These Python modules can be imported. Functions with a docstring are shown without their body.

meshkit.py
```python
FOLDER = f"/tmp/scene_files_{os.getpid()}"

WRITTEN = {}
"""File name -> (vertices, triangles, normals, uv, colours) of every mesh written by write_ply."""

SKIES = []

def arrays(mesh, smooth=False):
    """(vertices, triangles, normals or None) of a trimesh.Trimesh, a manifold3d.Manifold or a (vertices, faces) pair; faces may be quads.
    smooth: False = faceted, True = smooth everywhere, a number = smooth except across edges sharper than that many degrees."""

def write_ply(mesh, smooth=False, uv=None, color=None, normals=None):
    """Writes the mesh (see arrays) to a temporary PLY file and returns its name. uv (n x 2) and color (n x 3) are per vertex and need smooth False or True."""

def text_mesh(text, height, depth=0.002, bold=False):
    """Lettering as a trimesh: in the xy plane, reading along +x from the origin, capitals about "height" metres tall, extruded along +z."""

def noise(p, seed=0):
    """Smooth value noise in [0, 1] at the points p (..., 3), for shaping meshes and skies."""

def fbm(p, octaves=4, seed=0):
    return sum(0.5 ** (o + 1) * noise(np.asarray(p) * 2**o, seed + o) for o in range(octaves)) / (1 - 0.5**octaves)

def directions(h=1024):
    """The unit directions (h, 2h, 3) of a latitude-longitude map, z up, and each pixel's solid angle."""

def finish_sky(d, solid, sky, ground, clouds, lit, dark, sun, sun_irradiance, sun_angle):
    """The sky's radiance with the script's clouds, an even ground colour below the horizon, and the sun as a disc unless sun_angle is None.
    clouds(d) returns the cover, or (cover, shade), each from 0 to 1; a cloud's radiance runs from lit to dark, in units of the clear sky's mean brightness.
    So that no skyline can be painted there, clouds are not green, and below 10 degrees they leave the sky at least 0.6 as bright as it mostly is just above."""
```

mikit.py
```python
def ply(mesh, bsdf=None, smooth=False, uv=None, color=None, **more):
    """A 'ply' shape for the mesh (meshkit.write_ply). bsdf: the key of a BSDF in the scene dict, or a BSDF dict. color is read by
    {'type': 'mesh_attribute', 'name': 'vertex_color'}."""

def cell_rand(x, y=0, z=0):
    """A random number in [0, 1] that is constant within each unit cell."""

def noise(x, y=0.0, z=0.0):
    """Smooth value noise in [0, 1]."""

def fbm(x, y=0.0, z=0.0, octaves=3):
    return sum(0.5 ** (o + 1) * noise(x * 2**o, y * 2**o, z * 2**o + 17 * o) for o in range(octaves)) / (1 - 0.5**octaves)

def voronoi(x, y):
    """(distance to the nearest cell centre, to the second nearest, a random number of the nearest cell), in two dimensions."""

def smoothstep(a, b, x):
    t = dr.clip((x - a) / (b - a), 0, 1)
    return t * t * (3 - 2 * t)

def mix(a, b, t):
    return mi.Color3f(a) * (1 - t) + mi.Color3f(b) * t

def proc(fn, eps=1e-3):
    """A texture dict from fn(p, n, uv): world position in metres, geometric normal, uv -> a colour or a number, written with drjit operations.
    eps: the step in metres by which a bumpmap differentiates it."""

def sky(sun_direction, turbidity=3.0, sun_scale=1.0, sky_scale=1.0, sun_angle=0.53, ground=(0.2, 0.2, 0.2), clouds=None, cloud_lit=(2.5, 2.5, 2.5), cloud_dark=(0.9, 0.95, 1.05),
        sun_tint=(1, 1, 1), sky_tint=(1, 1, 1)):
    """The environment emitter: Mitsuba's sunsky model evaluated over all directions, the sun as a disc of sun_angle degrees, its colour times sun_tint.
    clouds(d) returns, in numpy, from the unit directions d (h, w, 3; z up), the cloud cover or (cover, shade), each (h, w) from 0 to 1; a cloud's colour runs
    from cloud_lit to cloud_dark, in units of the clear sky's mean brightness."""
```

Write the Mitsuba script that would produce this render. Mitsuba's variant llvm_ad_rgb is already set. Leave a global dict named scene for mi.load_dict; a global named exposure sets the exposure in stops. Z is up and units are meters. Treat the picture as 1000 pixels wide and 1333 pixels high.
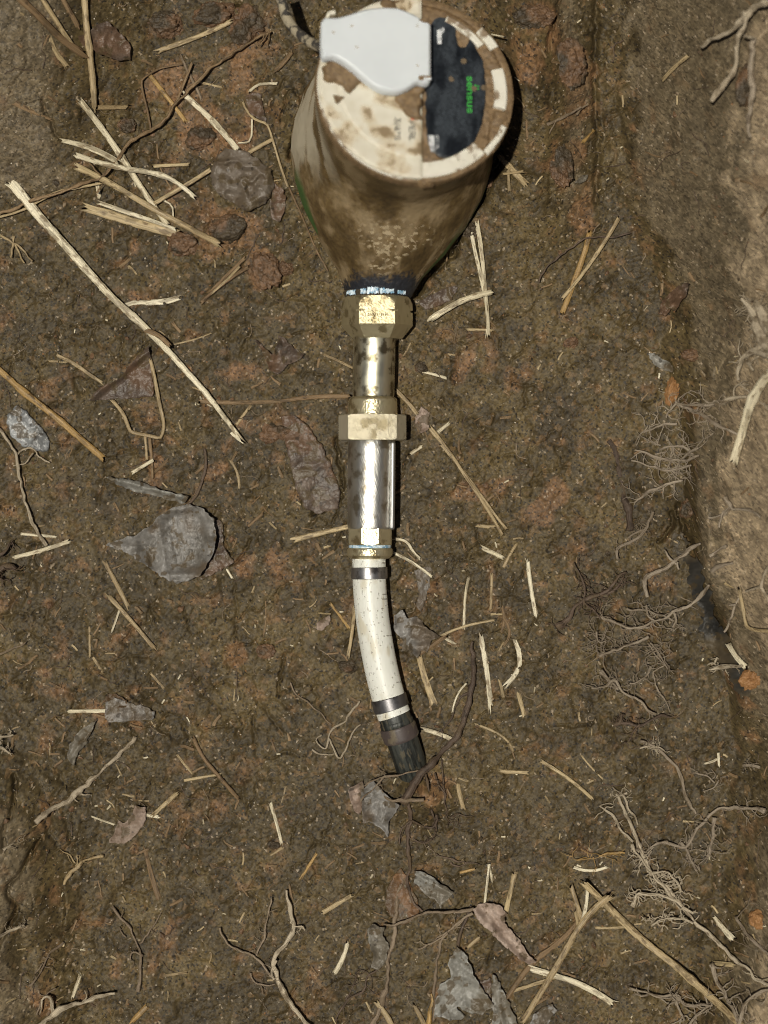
import math, numpy as np, trimesh, mitsuba as mi, drjit as dr, mikit, meshkit
import manifold3d as m3
from mikit import fbm, noise, voronoi, cell_rand, smoothstep, mix, proc
from scipy.spatial import cKDTree, Delaunay
from scipy.ndimage import gaussian_filter, map_coordinates, maximum_filter
from shapely.geometry import Polygon, Point
import shapely

T = mi.ScalarTransform4f
scene, labels = {}, {}
# ------------------------------------------------------------------ camera, light, exposure
HC, S = 1.8, 0.00048                      # camera height over the pit floor, metres of floor per photo pixel
scene['camera'] = {'type': 'thinlens', 'fov': 2 * math.degrees(math.atan(500 * S / HC)), 'fov_axis': 'x', 'near_clip': 0.05, 'far_clip': 200.0,
                   'aperture_radius': 0.0155, 'focus_distance': HC - 0.016,
                   'to_world': T().look_at(origin=[0, 0, HC], target=[0, 0, 0], up=[0, 1, 0])}
scene['sky'] = mikit.sky((-0.145, -0.035, 1.0), turbidity=3.0, sun_scale=1.0, sky_scale=0.18, sun_angle=1.0, sun_tint=(0.90, 1.0, 1.10))
exposure = 1.3

rng = np.random.default_rng(7)


# ------------------------------------------------------------------ helpers
def W(u, v, z=0.0):
    """where the photograph's pixel stands in the world at height z"""
    k = S * (HC - z) / HC
    return np.stack([(np.asarray(u, float) - 500) * k, (666.5 - np.asarray(v, float)) * k], -1)


def numbered(name):
    if name not in labels and name not in scene:
        return name
    i = 1
    while f'{name}_{i:03d}' in labels or f'{name}_{i:03d}' in scene:
        i += 1
    return f'{name}_{i:03d}'


def part_key(parent, name):
    key, i = f'{parent}__{name}', 1
    while key in scene:
        key = f'{parent}__{name}_{i:03d}'
        i += 1
    return key


def thing(name, label, cat, group=None):
    key = numbered(name)
    labels[key] = {'label': label, 'category': cat}
    if group:
        labels[key]['group'] = group
    return key


def part(parent, name, mesh, mat, label=None, smooth=False, **kw):
    key = part_key(parent, name)
    scene[key] = mikit.ply(mesh, mat, smooth=smooth, **kw)
    if label:
        labels[key] = {'label': label}
    return key


def solo(name, label, cat, mesh, mat, smooth=False, group=None, kind=None, **kw):
    key = thing(name, label, cat, group)
    if kind:
        labels[key]['kind'] = kind
    scene[key] = mikit.ply(mesh, mat, smooth=smooth, **kw)
    return key


def resample(pts, step):
    """a smooth curve through pts (n x d), about step apart"""
    p = np.asarray(pts, float)
    if len(p) == 2:
        n = max(2, int(np.linalg.norm(p[1] - p[0]) / step) + 1)
        return p[0] + (p[1] - p[0]) * np.linspace(0, 1, n)[:, None]
    d = np.r_[0, np.cumsum(np.linalg.norm(np.diff(p, axis=0), axis=1))]
    from scipy.interpolate import PchipInterpolator
    n = max(len(p), int(d[-1] / step) + 1)
    return PchipInterpolator(d, p)(np.linspace(0, d[-1], n))


def frames(p):
    t = np.gradient(p, axis=0)
    t /= np.linalg.norm(t, axis=1, keepdims=True) + 1e-12
    side = np.cross(t, [0, 0, 1.0])
    bad = np.linalg.norm(side, axis=1) < 0.15
    side[bad] = np.cross(t[bad], [0, 1.0, 0])
    side /= np.linalg.norm(side, axis=1, keepdims=True)
    return t, side, np.cross(side, t)


def sweep(p, ra, rb=None, sides=10, wob=0.0, seed=0, fray=0.0, uid=0, section=None):
    """a tube along p with half width ra, half height rb; returns (mesh, uv)"""
    p = np.asarray(p, float)
    n = len(p)
    ra = np.broadcast_to(np.asarray(ra, float), (n,))
    rb = ra if rb is None else np.broadcast_to(np.asarray(rb, float), (n,))
    t, side, up = frames(p)
    a = np.arange(sides) * 2 * np.pi / sides
    r = np.random.default_rng(seed + 1000 * uid)
    c, s_ = np.cos(a), np.sin(a)
    if section is not None:
        c, s_ = section[:, 0], section[:, 1]
        sides = len(c)
        a = np.arange(sides) * 2 * np.pi / sides
    scale = 1 + wob * r.standard_normal((n, 1)) + wob * 0.7 * r.standard_normal((n, sides))
    v = p[:, None] + scale[..., None] * (ra[:, None, None] * c[None, :, None] * side[:, None] + rb[:, None, None] * s_[None, :, None] * up[:, None])
    if fray > 0:
        for e in (0, -1):
            v[e] += (t[e] * (1 if e else -1)) * (np.abs(r.standard_normal(sides)) * fray)[:, None]
    i, j = np.meshgrid(np.arange(n - 1), np.arange(sides), indexing='ij')
    q = np.stack([i * sides + j, i * sides + (j + 1) % sides, (i + 1) * sides + (j + 1) % sides, (i + 1) * sides + j], -1).reshape(-1, 4)
    f = np.vstack([q[:, [0, 1, 2]], q[:, [0, 2, 3]]])
    vv = np.vstack([v.reshape(-1, 3), p[:1], p[-1:]])
    j = np.arange(sides)
    f = np.vstack([f, np.stack([np.full(sides, n * sides), (j + 1) % sides, j], 1), np.stack([np.full(sides, n * sides + 1), (n - 1) * sides + j, (n - 1) * sides + (j + 1) % sides], 1)])
    length = np.r_[0, np.cumsum(np.linalg.norm(np.diff(p, axis=0), axis=1))]
    uv = np.stack(np.broadcast_arrays((np.abs(a - np.pi) / np.pi)[None], length[:, None] + 10.0 * uid + 1), -1).reshape(-1, 2)
    uv = np.vstack([uv, [[0.5, 10.0 * uid + 1]], [[0.5, 10.0 * uid + 1 + length[-1]]]])
    f = f[:, ::-1]
    return (vv, f), uv


def join(parts):
    vs, fs, us, at = [], [], [], 0
    for (v, f), uv in parts:
        vs.append(v); fs.append(f + at); us.append(uv); at += len(v)
    return (np.vstack(vs), np.vstack(fs)), np.vstack(us)


# ------------------------------------------------------------------ materials
def bsdf(name, color, rough=0.6, bump=None, scale=1.0, **kw):
    d = {'type': 'principled', 'base_color': color if isinstance(color, dict) else {'type': 'rgb', 'value': list(color)}, 'roughness': rough, **kw}
    if bump is not None:
        d = {'type': 'bumpmap', 'scale': 1.0, 'bump': bump, 'bsdf': d}
    scene[name] = {'type': 'twosided', 'bsdf': d}


# centres of the orange subsoil patches in the floor (metres) and their radii
CLAY = [(290, 285, 60), (235, 115, 60), (335, 345, 40), (270, 175, 55), (335, 70, 55), (740, 110, 55), (700, 25, 60), (720, 200, 45), (745, 270, 40), (430, 640, 26), (345, 740, 26), (300, 480, 24), (390, 560, 24),
        (310, 850, 25), (545, 770, 26), (150, 940, 25), (60, 1280, 30), (640, 640, 30), (720, 650, 25), (990, 130, 35), (890, 510, 18), (970, 885, 20), (610, 470, 26), (160, 390, 26), (560, 1020, 26), (270, 600, 20), (200, 620, 18)]
CLAY = [(*W(u, v), r * S) for u, v, r in CLAY]


def soil_color(p, n, uv):
    x, y = p.x, p.y + 0.6 * p.z
    big = fbm(x * 11 + 3, y * 11, 0.5, 2)
    med = fbm(x * 70 + 9, y * 70 + 4, p.z * 70, 4)
    wx, wy = x + 0.024 * (noise(x * 60, y * 60, 3.0) - 0.5), y + 0.024 * (noise(x * 60 + 20, y * 60, 7.0) - 0.5)
    clay = mi.Float(0)
    for cx, cy, r in CLAY:
        clay = dr.maximum(clay, 1 - (dr.square(wx - cx) + dr.square(wy - cy)) / (r * r))
    clay = smoothstep(0.40, 0.72, fbm(x * 90 + 2, y * 90, p.z * 90 + 4, 3) + 0.42 * dr.maximum(clay, 0) - 0.165)
    g = voronoi(x * 900, y * 900)[2]
    g2 = voronoi(x * 330 + 31 + 0.5 * med, y * 330)[2]
    col = mix((0.048, 0.0335, 0.0135), (0.106, 0.0760, 0.0315), smoothstep(0.24, 0.76, med))
    col = mix(col, (0.057, 0.0420, 0.0195), smoothstep(0.44, 0.62, big) * 0.6)
    col = mix(col, (0.190, 0.103, 0.049), clay * (0.50 + 0.40 * g2))
    col = mix(col, (0.135, 0.082, 0.036), dr.select(g2 > 0.94, 0.5, 0.0))
    # near-flash brightness of the right bank painted as paler soil: grey-brown, then tan above
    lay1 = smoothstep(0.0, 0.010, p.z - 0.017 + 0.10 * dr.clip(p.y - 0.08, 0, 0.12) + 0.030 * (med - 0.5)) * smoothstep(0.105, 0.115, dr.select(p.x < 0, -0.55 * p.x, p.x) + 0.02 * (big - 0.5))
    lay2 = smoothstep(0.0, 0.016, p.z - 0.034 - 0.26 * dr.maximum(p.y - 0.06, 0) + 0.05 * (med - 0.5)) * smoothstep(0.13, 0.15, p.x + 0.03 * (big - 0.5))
    dusty = 0.55 + 0.9 * fbm(x * 140, y * 140, p.z * 140, 3)  # random mottle within the painted bank brightness
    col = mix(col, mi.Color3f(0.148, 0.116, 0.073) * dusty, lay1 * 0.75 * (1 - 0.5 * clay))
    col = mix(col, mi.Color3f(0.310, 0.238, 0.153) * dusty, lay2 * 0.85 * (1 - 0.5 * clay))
    col *= 0.60 + 0.76 * g
    col *= 0.86 + 0.28 * g2
    col = mix(col, (0.33, 0.26, 0.18), dr.select(g > 0.988, 0.7, 0.0))
    return mix(col, (0.019, 0.015, 0.011), dr.select(g < 0.05, 0.7 * (1 - 0.7 * lay1), 0.0))


def soil_bump(p, n, uv):
    return 0.0007 * fbm(p.x * 900, p.y * 900, p.z * 900, 2)


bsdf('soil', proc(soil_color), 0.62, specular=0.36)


def clay_color(p, n, uv):
    g = voronoi(p.x * 560 + p.z * 300, p.y * 560)[2]
    c = mix((0.085, 0.050, 0.027), (0.190, 0.108, 0.057), fbm(p.x * 110, p.y * 110, p.z * 110, 3))
    c = mix(c, (0.060, 0.044, 0.026), smoothstep(0.45, 0.60, fbm(p.x * 65 + 9, p.y * 65, p.z * 65, 3)))
    return c * (0.65 + 0.6 * g)


bsdf('clay', proc(clay_color), 0.6, bump=proc(soil_bump, eps=2e-4), specular=0.4)


def straw_fn(a, b, dark):
    def fn(p, n, uv):
        k = dr.floor(uv.y / 10)
        tint = cell_rand(k, 3.0, 1.0)
        fib = fbm(uv.x * 13 + k * 7, uv.y * 55, 2.0, 3)
        spot = smoothstep(0.56, 0.76, fbm(uv.x * 3 + k * 3, uv.y * 230, 5.0, 3))
        long_ = fbm(uv.y * 35 + k * 11, 1.0, k, 2)
        c = mix(a, b, dr.clip(0.55 * tint + 0.75 * (long_ - 0.5) + 0.25, 0, 1)) * (0.62 + 0.72 * fib)
        dirt = smoothstep(0.57, 0.68, fbm(uv.x * 2 + k, uv.y * 120, 9.0, 4))                 # mud dried on in patches
        return mix(mix(c, dark, spot * 0.75), (0.105, 0.073, 0.037), dirt * 0.5)
    return proc(fn)


def fib_bump(p, n, uv):
    return 0.00035 * fbm(uv.x * 16 + dr.floor(uv.y / 10) * 7, uv.y * 60, 2.0, 2)


FB = proc(fib_bump, eps=1e-4)
bsdf('straw_pale', straw_fn((0.52, 0.445, 0.29), (0.76, 0.69, 0.51), (0.17, 0.115, 0.058)), 0.5, bump=FB, specular=0.4)
bsdf('straw_tan', straw_fn((0.29, 0.21, 0.11), (0.49, 0.385, 0.215), (0.12, 0.077, 0.036)), 0.5, bump=FB, specular=0.4)
bsdf('straw_gold', straw_fn((0.27, 0.165, 0.055), (0.42, 0.27, 0.10), (0.075, 0.045, 0.02)), 0.5, bump=FB, specular=0.4)
bsdf('straw_brown', straw_fn((0.15, 0.095, 0.048), (0.26, 0.175, 0.095), (0.06, 0.04, 0.022)), 0.6, bump=FB, specular=0.3)
bsdf('root_dark', straw_fn((0.065, 0.045, 0.032), (0.135, 0.095, 0.068), (0.03, 0.02, 0.013)), 0.65, bump=FB, specular=0.3)
bsdf('root_brown', straw_fn((0.17, 0.125, 0.085), (0.30, 0.235, 0.165), (0.08, 0.055, 0.035)), 0.7, bump=FB, specular=0.3)
bsdf('root_grey', straw_fn((0.215, 0.170, 0.122), (0.37, 0.31, 0.235), (0.09, 0.065, 0.043)), 0.7, bump=FB, specular=0.3)
bsdf('root_pale', straw_fn((0.31, 0.25, 0.175), (0.48, 0.41, 0.30), (0.13, 0.095, 0.06)), 0.7, bump=FB, specular=0.3)


def leaf_fn(a, b, stain, amt):
    def fn(p, n, uv):
        k = dr.floor(uv.y / 10) * 3.7
        m = fbm(uv.x * 120 + k, uv.y * 120, k, 4)
        f = fbm(uv.x * 700 + k, uv.y * 700, k, 2)
        st = smoothstep(0.46, 0.60, fbm(uv.x * 42 + 5 + k, uv.y * 42, k + 8, 4))
        dk = smoothstep(0.70, 0.80, fbm(uv.x * 330 + k, uv.y * 330 + 2, k, 2))
        c = mix(a, b, smoothstep(0.25, 0.75, m)) * (0.7 + 0.6 * f)
        c = mix(c, stain, st * amt)
        c = mix(c, (0.085, 0.060, 0.030), smoothstep(0.56, 0.62, fbm(uv.x * 210 + k, uv.y * 210, k + 3, 4)) * 0.75)      # soil stuck on it
        return mix(c, (0.04, 0.032, 0.025), dk * 0.7)
    return proc(fn)


LB = proc(lambda p, n, uv: 0.0008 * fbm(uv.x * 420, uv.y * 420, 1.0, 3), eps=2e-4)
bsdf('leaf_grey', leaf_fn((0.100, 0.090, 0.076), (0.245, 0.234, 0.220), (0.100, 0.068, 0.038), 0.70), 0.5, bump=LB, specular=0.5)
bsdf('leaf_light', leaf_fn((0.15, 0.144, 0.125), (0.29, 0.282, 0.255), (0.115, 0.092, 0.060), 0.7), 0.5, bump=LB, specular=0.5)
bsdf('leaf_pink', leaf_fn((0.22, 0.16, 0.125), (0.40, 0.315, 0.26), (0.14, 0.095, 0.06), 0.5), 0.6, bump=LB, specular=0.4)
bsdf('leaf_brown', leaf_fn((0.065, 0.046, 0.034), (0.13, 0.095, 0.072), (0.16, 0.08, 0.035), 0.4), 0.5, bump=LB, specular=0.5)
bsdf('leaf_rust', leaf_fn((0.10, 0.052, 0.022), (0.17, 0.09, 0.04), (0.06, 0.042, 0.022), 0.6), 0.55, bump=LB, specular=0.5)
bsdf('slate', leaf_fn((0.10, 0.10, 0.095), (0.19, 0.195, 0.20), (0.42, 0.44, 0.45), 0.55), 0.4, bump=LB, specular=0.6)
bsdf('gap_shade_grease', leaf_fn((0.018, 0.018, 0.017), (0.055, 0.052, 0.046), (0.10, 0.076, 0.044), 0.8), 0.6, bump=LB, specular=0.4)  # near-black for the painted gap shade and the greasy thread
bsdf('clay_bright', proc(lambda p, n, uv: mix((0.20, 0.095, 0.035), (0.36, 0.19, 0.075), fbm(p.x * 160, p.y * 160, p.z * 160, 4))), 0.65)
bsdf('grain_pale', (0.46, 0.40, 0.31), 0.35, specular=0.6)
bsdf('grain_rust', (0.24, 0.115, 0.045), 0.6)
bsdf('grain_dark', (0.03, 0.023, 0.016), 0.5, specular=0.6)


def brass_fn(a, b, grime, lo, hi):
    def fn(p, n, uv):
        m = fbm(p.x * 260, p.y * 110, p.z * 260, 4)
        g = smoothstep(lo, hi, fbm(p.x * 170 + 5, p.y * 170, p.z * 170 + 3, 4))
        return mix(mix(a, b, m), grime, g)
    return proc(fn)


CB = proc(lambda p, n, uv: 0.00040 * fbm(p.x * 1000, p.y * 1100, p.z * 1100, 2), eps=1.5e-4)
bsdf('brass_cast', brass_fn((0.52, 0.44, 0.26), (0.66, 0.58, 0.38), (0.30, 0.24, 0.13), 0.52, 0.72), 0.50, bump=CB, metallic=0.86)
bsdf('brass_satin', brass_fn((0.56, 0.50, 0.36), (0.68, 0.62, 0.47), (0.38, 0.32, 0.20), 0.55, 0.75), 0.62, bump=CB, metallic=0.82)
bsdf('steel_dull', (0.42, 0.42, 0.42), 0.5, metallic=1.0)
bsdf('brass_machined', brass_fn((0.62, 0.54, 0.34), (0.74, 0.67, 0.46), (0.36, 0.29, 0.16), 0.55, 0.7), 0.36, bump=CB, metallic=0.85)
bsdf('plated_brass', brass_fn((0.60, 0.56, 0.42), (0.80, 0.77, 0.62), (0.20, 0.17, 0.11), 0.46, 0.66), proc(lambda p, n, uv: 0.28 + 0.25 * fbm(p.x * 200, p.y * 200, p.z * 200, 3)), metallic=1.0)
SCR = proc(lambda p, n, uv: 0.00012 * fbm((p.x + 0.35 * p.y) * 2600, (p.y - 0.3 * p.x) * 160, p.z * 900, 2), eps=1e-4)
bsdf('chrome', brass_fn((0.56, 0.55, 0.51), (0.70, 0.69, 0.64), (0.33, 0.29, 0.22), 0.52, 0.74), proc(lambda p, n, uv: 0.27 + 0.24 * fbm(p.x * 300, p.y * 60, p.z * 300, 3)), bump=SCR, metallic=1.0)
bsdf('crimp_steel', brass_fn((0.24, 0.235, 0.24), (0.42, 0.41, 0.41), (0.11, 0.10, 0.095), 0.48, 0.7), 0.38, metallic=0.9)
bsdf('crimp_black', brass_fn((0.13, 0.125, 0.13), (0.22, 0.215, 0.22), (0.08, 0.075, 0.075), 0.5, 0.7), 0.42, metallic=0.85)


def white_pipe_fn(p, n, uv):
    spk = voronoi(p.x * 900 + p.z * 500, p.y * 700)
    c = mix((0.69, 0.69, 0.62), (0.77, 0.78, 0.73), fbm(p.x * 90, p.y * 90, p.z * 90, 3))
    c = mix(c, (0.50, 0.43, 0.27), smoothstep(0.54, 0.74, fbm(p.x * 160 + 3, p.y * 70, p.z * 160, 4)) * 0.5)
    c = mix(c, (0.22, 0.19, 0.15), dr.select((spk[2] > 0.93) & (spk[0] < 0.32), 0.75, 0.0))
    return mix(c, (0.24, 0.21, 0.17), smoothstep(0.70, 0.76, fbm(p.x * 900, p.y * 300 + 3, p.z * 900, 3)) * 0.7)


bsdf('white_pipe_plastic', proc(white_pipe_fn), 0.42, specular=0.5)


def lid_fn(p, n, uv):
    c = mix((0.63, 0.67, 0.695), (0.71, 0.75, 0.775), fbm(p.x * 60, p.y * 60, p.z * 60, 3))
    spk = voronoi(p.x * 260, p.y * 260 + p.z * 50)
    return mix(c, (0.40, 0.33, 0.24), dr.select((spk[2] > 0.95) & (spk[0] < 0.20), 0.7, 0.0))


bsdf('lid_plastic', proc(lid_fn), 0.35, specular=0.5)


def cream_fn(p, n, uv):
    s = fbm(p.x * 95 + 7, p.y * 95, p.z * 95, 5)
    c = mix((0.58, 0.53, 0.41), (0.75, 0.72, 0.62), fbm(p.x * 160, p.y * 160, p.z * 160, 4))
    c = mix(c, (0.50, 0.385, 0.225), smoothstep(0.46, 0.66, s) * 0.7)
    return mix(c, (0.22, 0.150, 0.080), smoothstep(0.585, 0.70, s + 0.10 * (fbm(p.x * 600, p.y * 600, 1.0, 2) - 0.5)) * 0.85)


bsdf('cream_plastic', proc(cream_fn), 0.55)


def rim_fn(p, n, uv):
    c = mix((0.66, 0.62, 0.51), (0.78, 0.76, 0.67), fbm(p.x * 160, p.y * 160, p.z * 160, 3))
    return mix(c, (0.20, 0.13, 0.07), smoothstep(0.52, 0.66, fbm(p.x * 150, p.y * 130 + 2, p.z * 120, 5)) * 0.9)


bsdf('rim_plastic', proc(rim_fn), 0.55)


def mud_fn(p, n, uv):
    c = mix((0.135, 0.086, 0.043), (0.235, 0.157, 0.083), fbm(p.x * 130, p.y * 130, p.z * 130, 4))
    return c * (0.75 + 0.5 * voronoi(p.x * 600, p.y * 600)[2])


bsdf('mud', proc(mud_fn), 0.6, bump=proc(lambda p, n, uv: 0.0006 * fbm(p.x * 500, p.y * 500, p.z * 500, 3), eps=2e-4))
BX, BY = W(511, 190, 0.018)


def body_fn(p, n, uv):
    # green plastic under smeared, partly dried mud; lx, ly run across and along the barrel
    lx, ly = p.x - BX, p.y - BY
    m = fbm(p.x * 48, p.y * 48, p.z * 48, 4)
    fine = fbm(p.x * 520, p.y * 520, p.z * 520, 3)
    ang = dr.atan2(lx, p.z - 0.018)
    wipe = fbm(ang * 5 + ly * 22, ly * 95 - ang * 2.2, 4.0, 5)               # wiped streaks, running round the barrel
    c = mix((0.058, 0.037, 0.0135), (0.158, 0.105, 0.045), smoothstep(0.25, 0.75, 0.55 * m + 0.45 * wipe)) * (0.55 + 0.90 * fine)
    c = mix(c, (0.275, 0.212, 0.128), smoothstep(0.47, 0.70, 0.6 * wipe + 0.4 * m) * 0.55)
    flake = smoothstep(0.56, 0.62, fbm(p.x * 420, p.y * 640, 3.0, 4)) * (1 - smoothstep(0.010, 0.020, dr.abs(ly + 0.066 + 0.02 * (m - 0.5)))) * (1 - smoothstep(0.018, 0.03, dr.abs(lx - 0.004)))
    c = mix(c, (0.46, 0.375, 0.245), flake * smoothstep(0.44, 0.56, m) * 0.65)
    # clay wiped thin over the upper left flank, where the cream plastic shows through
    scrape = smoothstep(0.40, 0.54, fbm(ang * 7 + 2 * m, ly * 22 + 3, 2.0, 4)) * smoothstep(-0.035, 0.0, ly + 0.03 * (m - 0.5)) * (1 - smoothstep(-0.62, -0.40, ang))
    c = mix(c, (0.44, 0.395, 0.300), scrape * 0.8)
    bare = smoothstep(0.46, 0.56, fbm(ang * 3, ly * 30 + 6, 1.0, 3)) * smoothstep(1.16, 1.32, dr.abs(ang) + 0.2 * (wipe - 0.5)) * (1 - smoothstep(-0.030, -0.008, ly))
    c = mix(c, (0.032, 0.098, 0.022), bare * 0.85)
    grease = smoothstep(-0.080, -0.0865, ly + 0.012 * (fine - 0.5) + 0.012 * (m - 0.5))
    return mix(c, mi.Color3f(0.018, 0.020, 0.026) * (0.5 + fine), grease)


bsdf('meter_body', proc(body_fn), proc(lambda p, n, uv: 0.36 + 0.3 * fbm(p.x * 150, p.y * 150, p.z * 150, 2)), bump=proc(lambda p, n, uv: 0.0010 * fbm(p.x * 330, p.y * 330, p.z * 330, 4), eps=2e-4), specular=0.5)


def dial_fn(p, n, uv):
    c = mix((0.010, 0.012, 0.015), (0.040, 0.047, 0.055), smoothstep(0.3, 0.72, fbm(p.x * 180, p.y * 70, 1.0, 4)))
    c *= 0.55 + 0.9 * fbm(p.x * 800, p.y * 800, 2.0, 2)
    v = voronoi(p.x * 170, p.y * 170)
    return mix(c, (0.19, 0.14, 0.085), dr.select((v[2] > 0.90) & (v[0] < 0.30), 0.8, 0.0))


bsdf('dial_glass', proc(dial_fn), 0.28, specular=0.5)
bsdf('print_green', (0.045, 0.36, 0.055), 0.5)
bsdf('print_dark', proc(lambda p, n, uv: mix((0.045, 0.036, 0.028), (0.22, 0.18, 0.13), smoothstep(0.4, 0.65, fbm(p.x * 500, p.y * 500, 1.0, 3)))), 0.6)
bsdf('print_red', (0.50, 0.10, 0.05), 0.6)
bsdf('print_white', proc(lambda p, n, uv: mix((0.28, 0.29, 0.30), (0.66, 0.67, 0.68), smoothstep(0.35, 0.6, fbm(p.x * 450, p.y * 450, 1.0, 3)))), 0.5)
bsdf('tape_blue', proc(lambda p, n, uv: mix((0.20, 0.36, 0.50), (0.62, 0.74, 0.82), smoothstep(0.35, 0.6, fbm(p.x * 500, p.y * 500, p.z * 500, 3)))), 0.3, specular=0.6)


def black_pipe_fn(p, n, uv):
    c = mix((0.012, 0.014, 0.013), (0.045, 0.048, 0.042), smoothstep(0.35, 0.7, fbm((p.x + 0.33 * p.y) * 520, (p.y - 0.33 * p.x) * 60, 1.0, 3)))
    return mix(c, (0.12, 0.10, 0.065), smoothstep(0.56, 0.72, fbm((p.x + 0.33 * p.y) * 700, (p.y - 0.33 * p.x) * 130, p.z * 190, 4)) * 0.6)


bsdf('black_pipe_plastic', proc(black_pipe_fn), 0.5, bump=proc(lambda p, n, uv: 0.0003 * fbm(p.x * 900, p.y * 300, p.z * 900, 3), eps=2e-4))
bsdf('collar_plastic', brass_fn((0.05, 0.038, 0.036), (0.085, 0.066, 0.06), (0.13, 0.105, 0.07), 0.55, 0.7), 0.5)
bsdf('cable_jacket', proc(lambda p, n, uv: mix((0.05, 0.045, 0.04), (0.36, 0.31, 0.22), smoothstep(0.42, 0.58, fbm(p.x * 260, p.y * 260, p.z * 260, 3)))), 0.6)

# ------------------------------------------------------------------ the ground: pit floor, bank on the right, pit sides, grade
K0 = S
xb_v = np.array([-80, 0, 250, 400, 480, 520, 640, 720, 800, 900, 980, 1100, 1333, 1420])
xb_u = np.array([772, 774, 790, 850, 868, 884, 893, 902, 925, 952, 955, 935, 885, 872])
st_v = np.array([-80, 430, 520, 640, 880, 960, 1420])      # how much of a broken step the foot of the bank has
st_h = np.array([0, 0.000, 0.014, 0.030, 0.026, 0.004, 0.0])


def sst(a, b, x):
    t = np.clip((x - a) / (b - a), 0, 1)
    return t * t * (3 - 2 * t)


def bump_at(x, y, u, v, ru, rv, h):
    cx, cy = W(u, v)
    q = ((x - cx) / (ru * S)) ** 2 + ((y - cy) / (rv * S)) ** 2
    return h * np.exp(-q)


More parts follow.
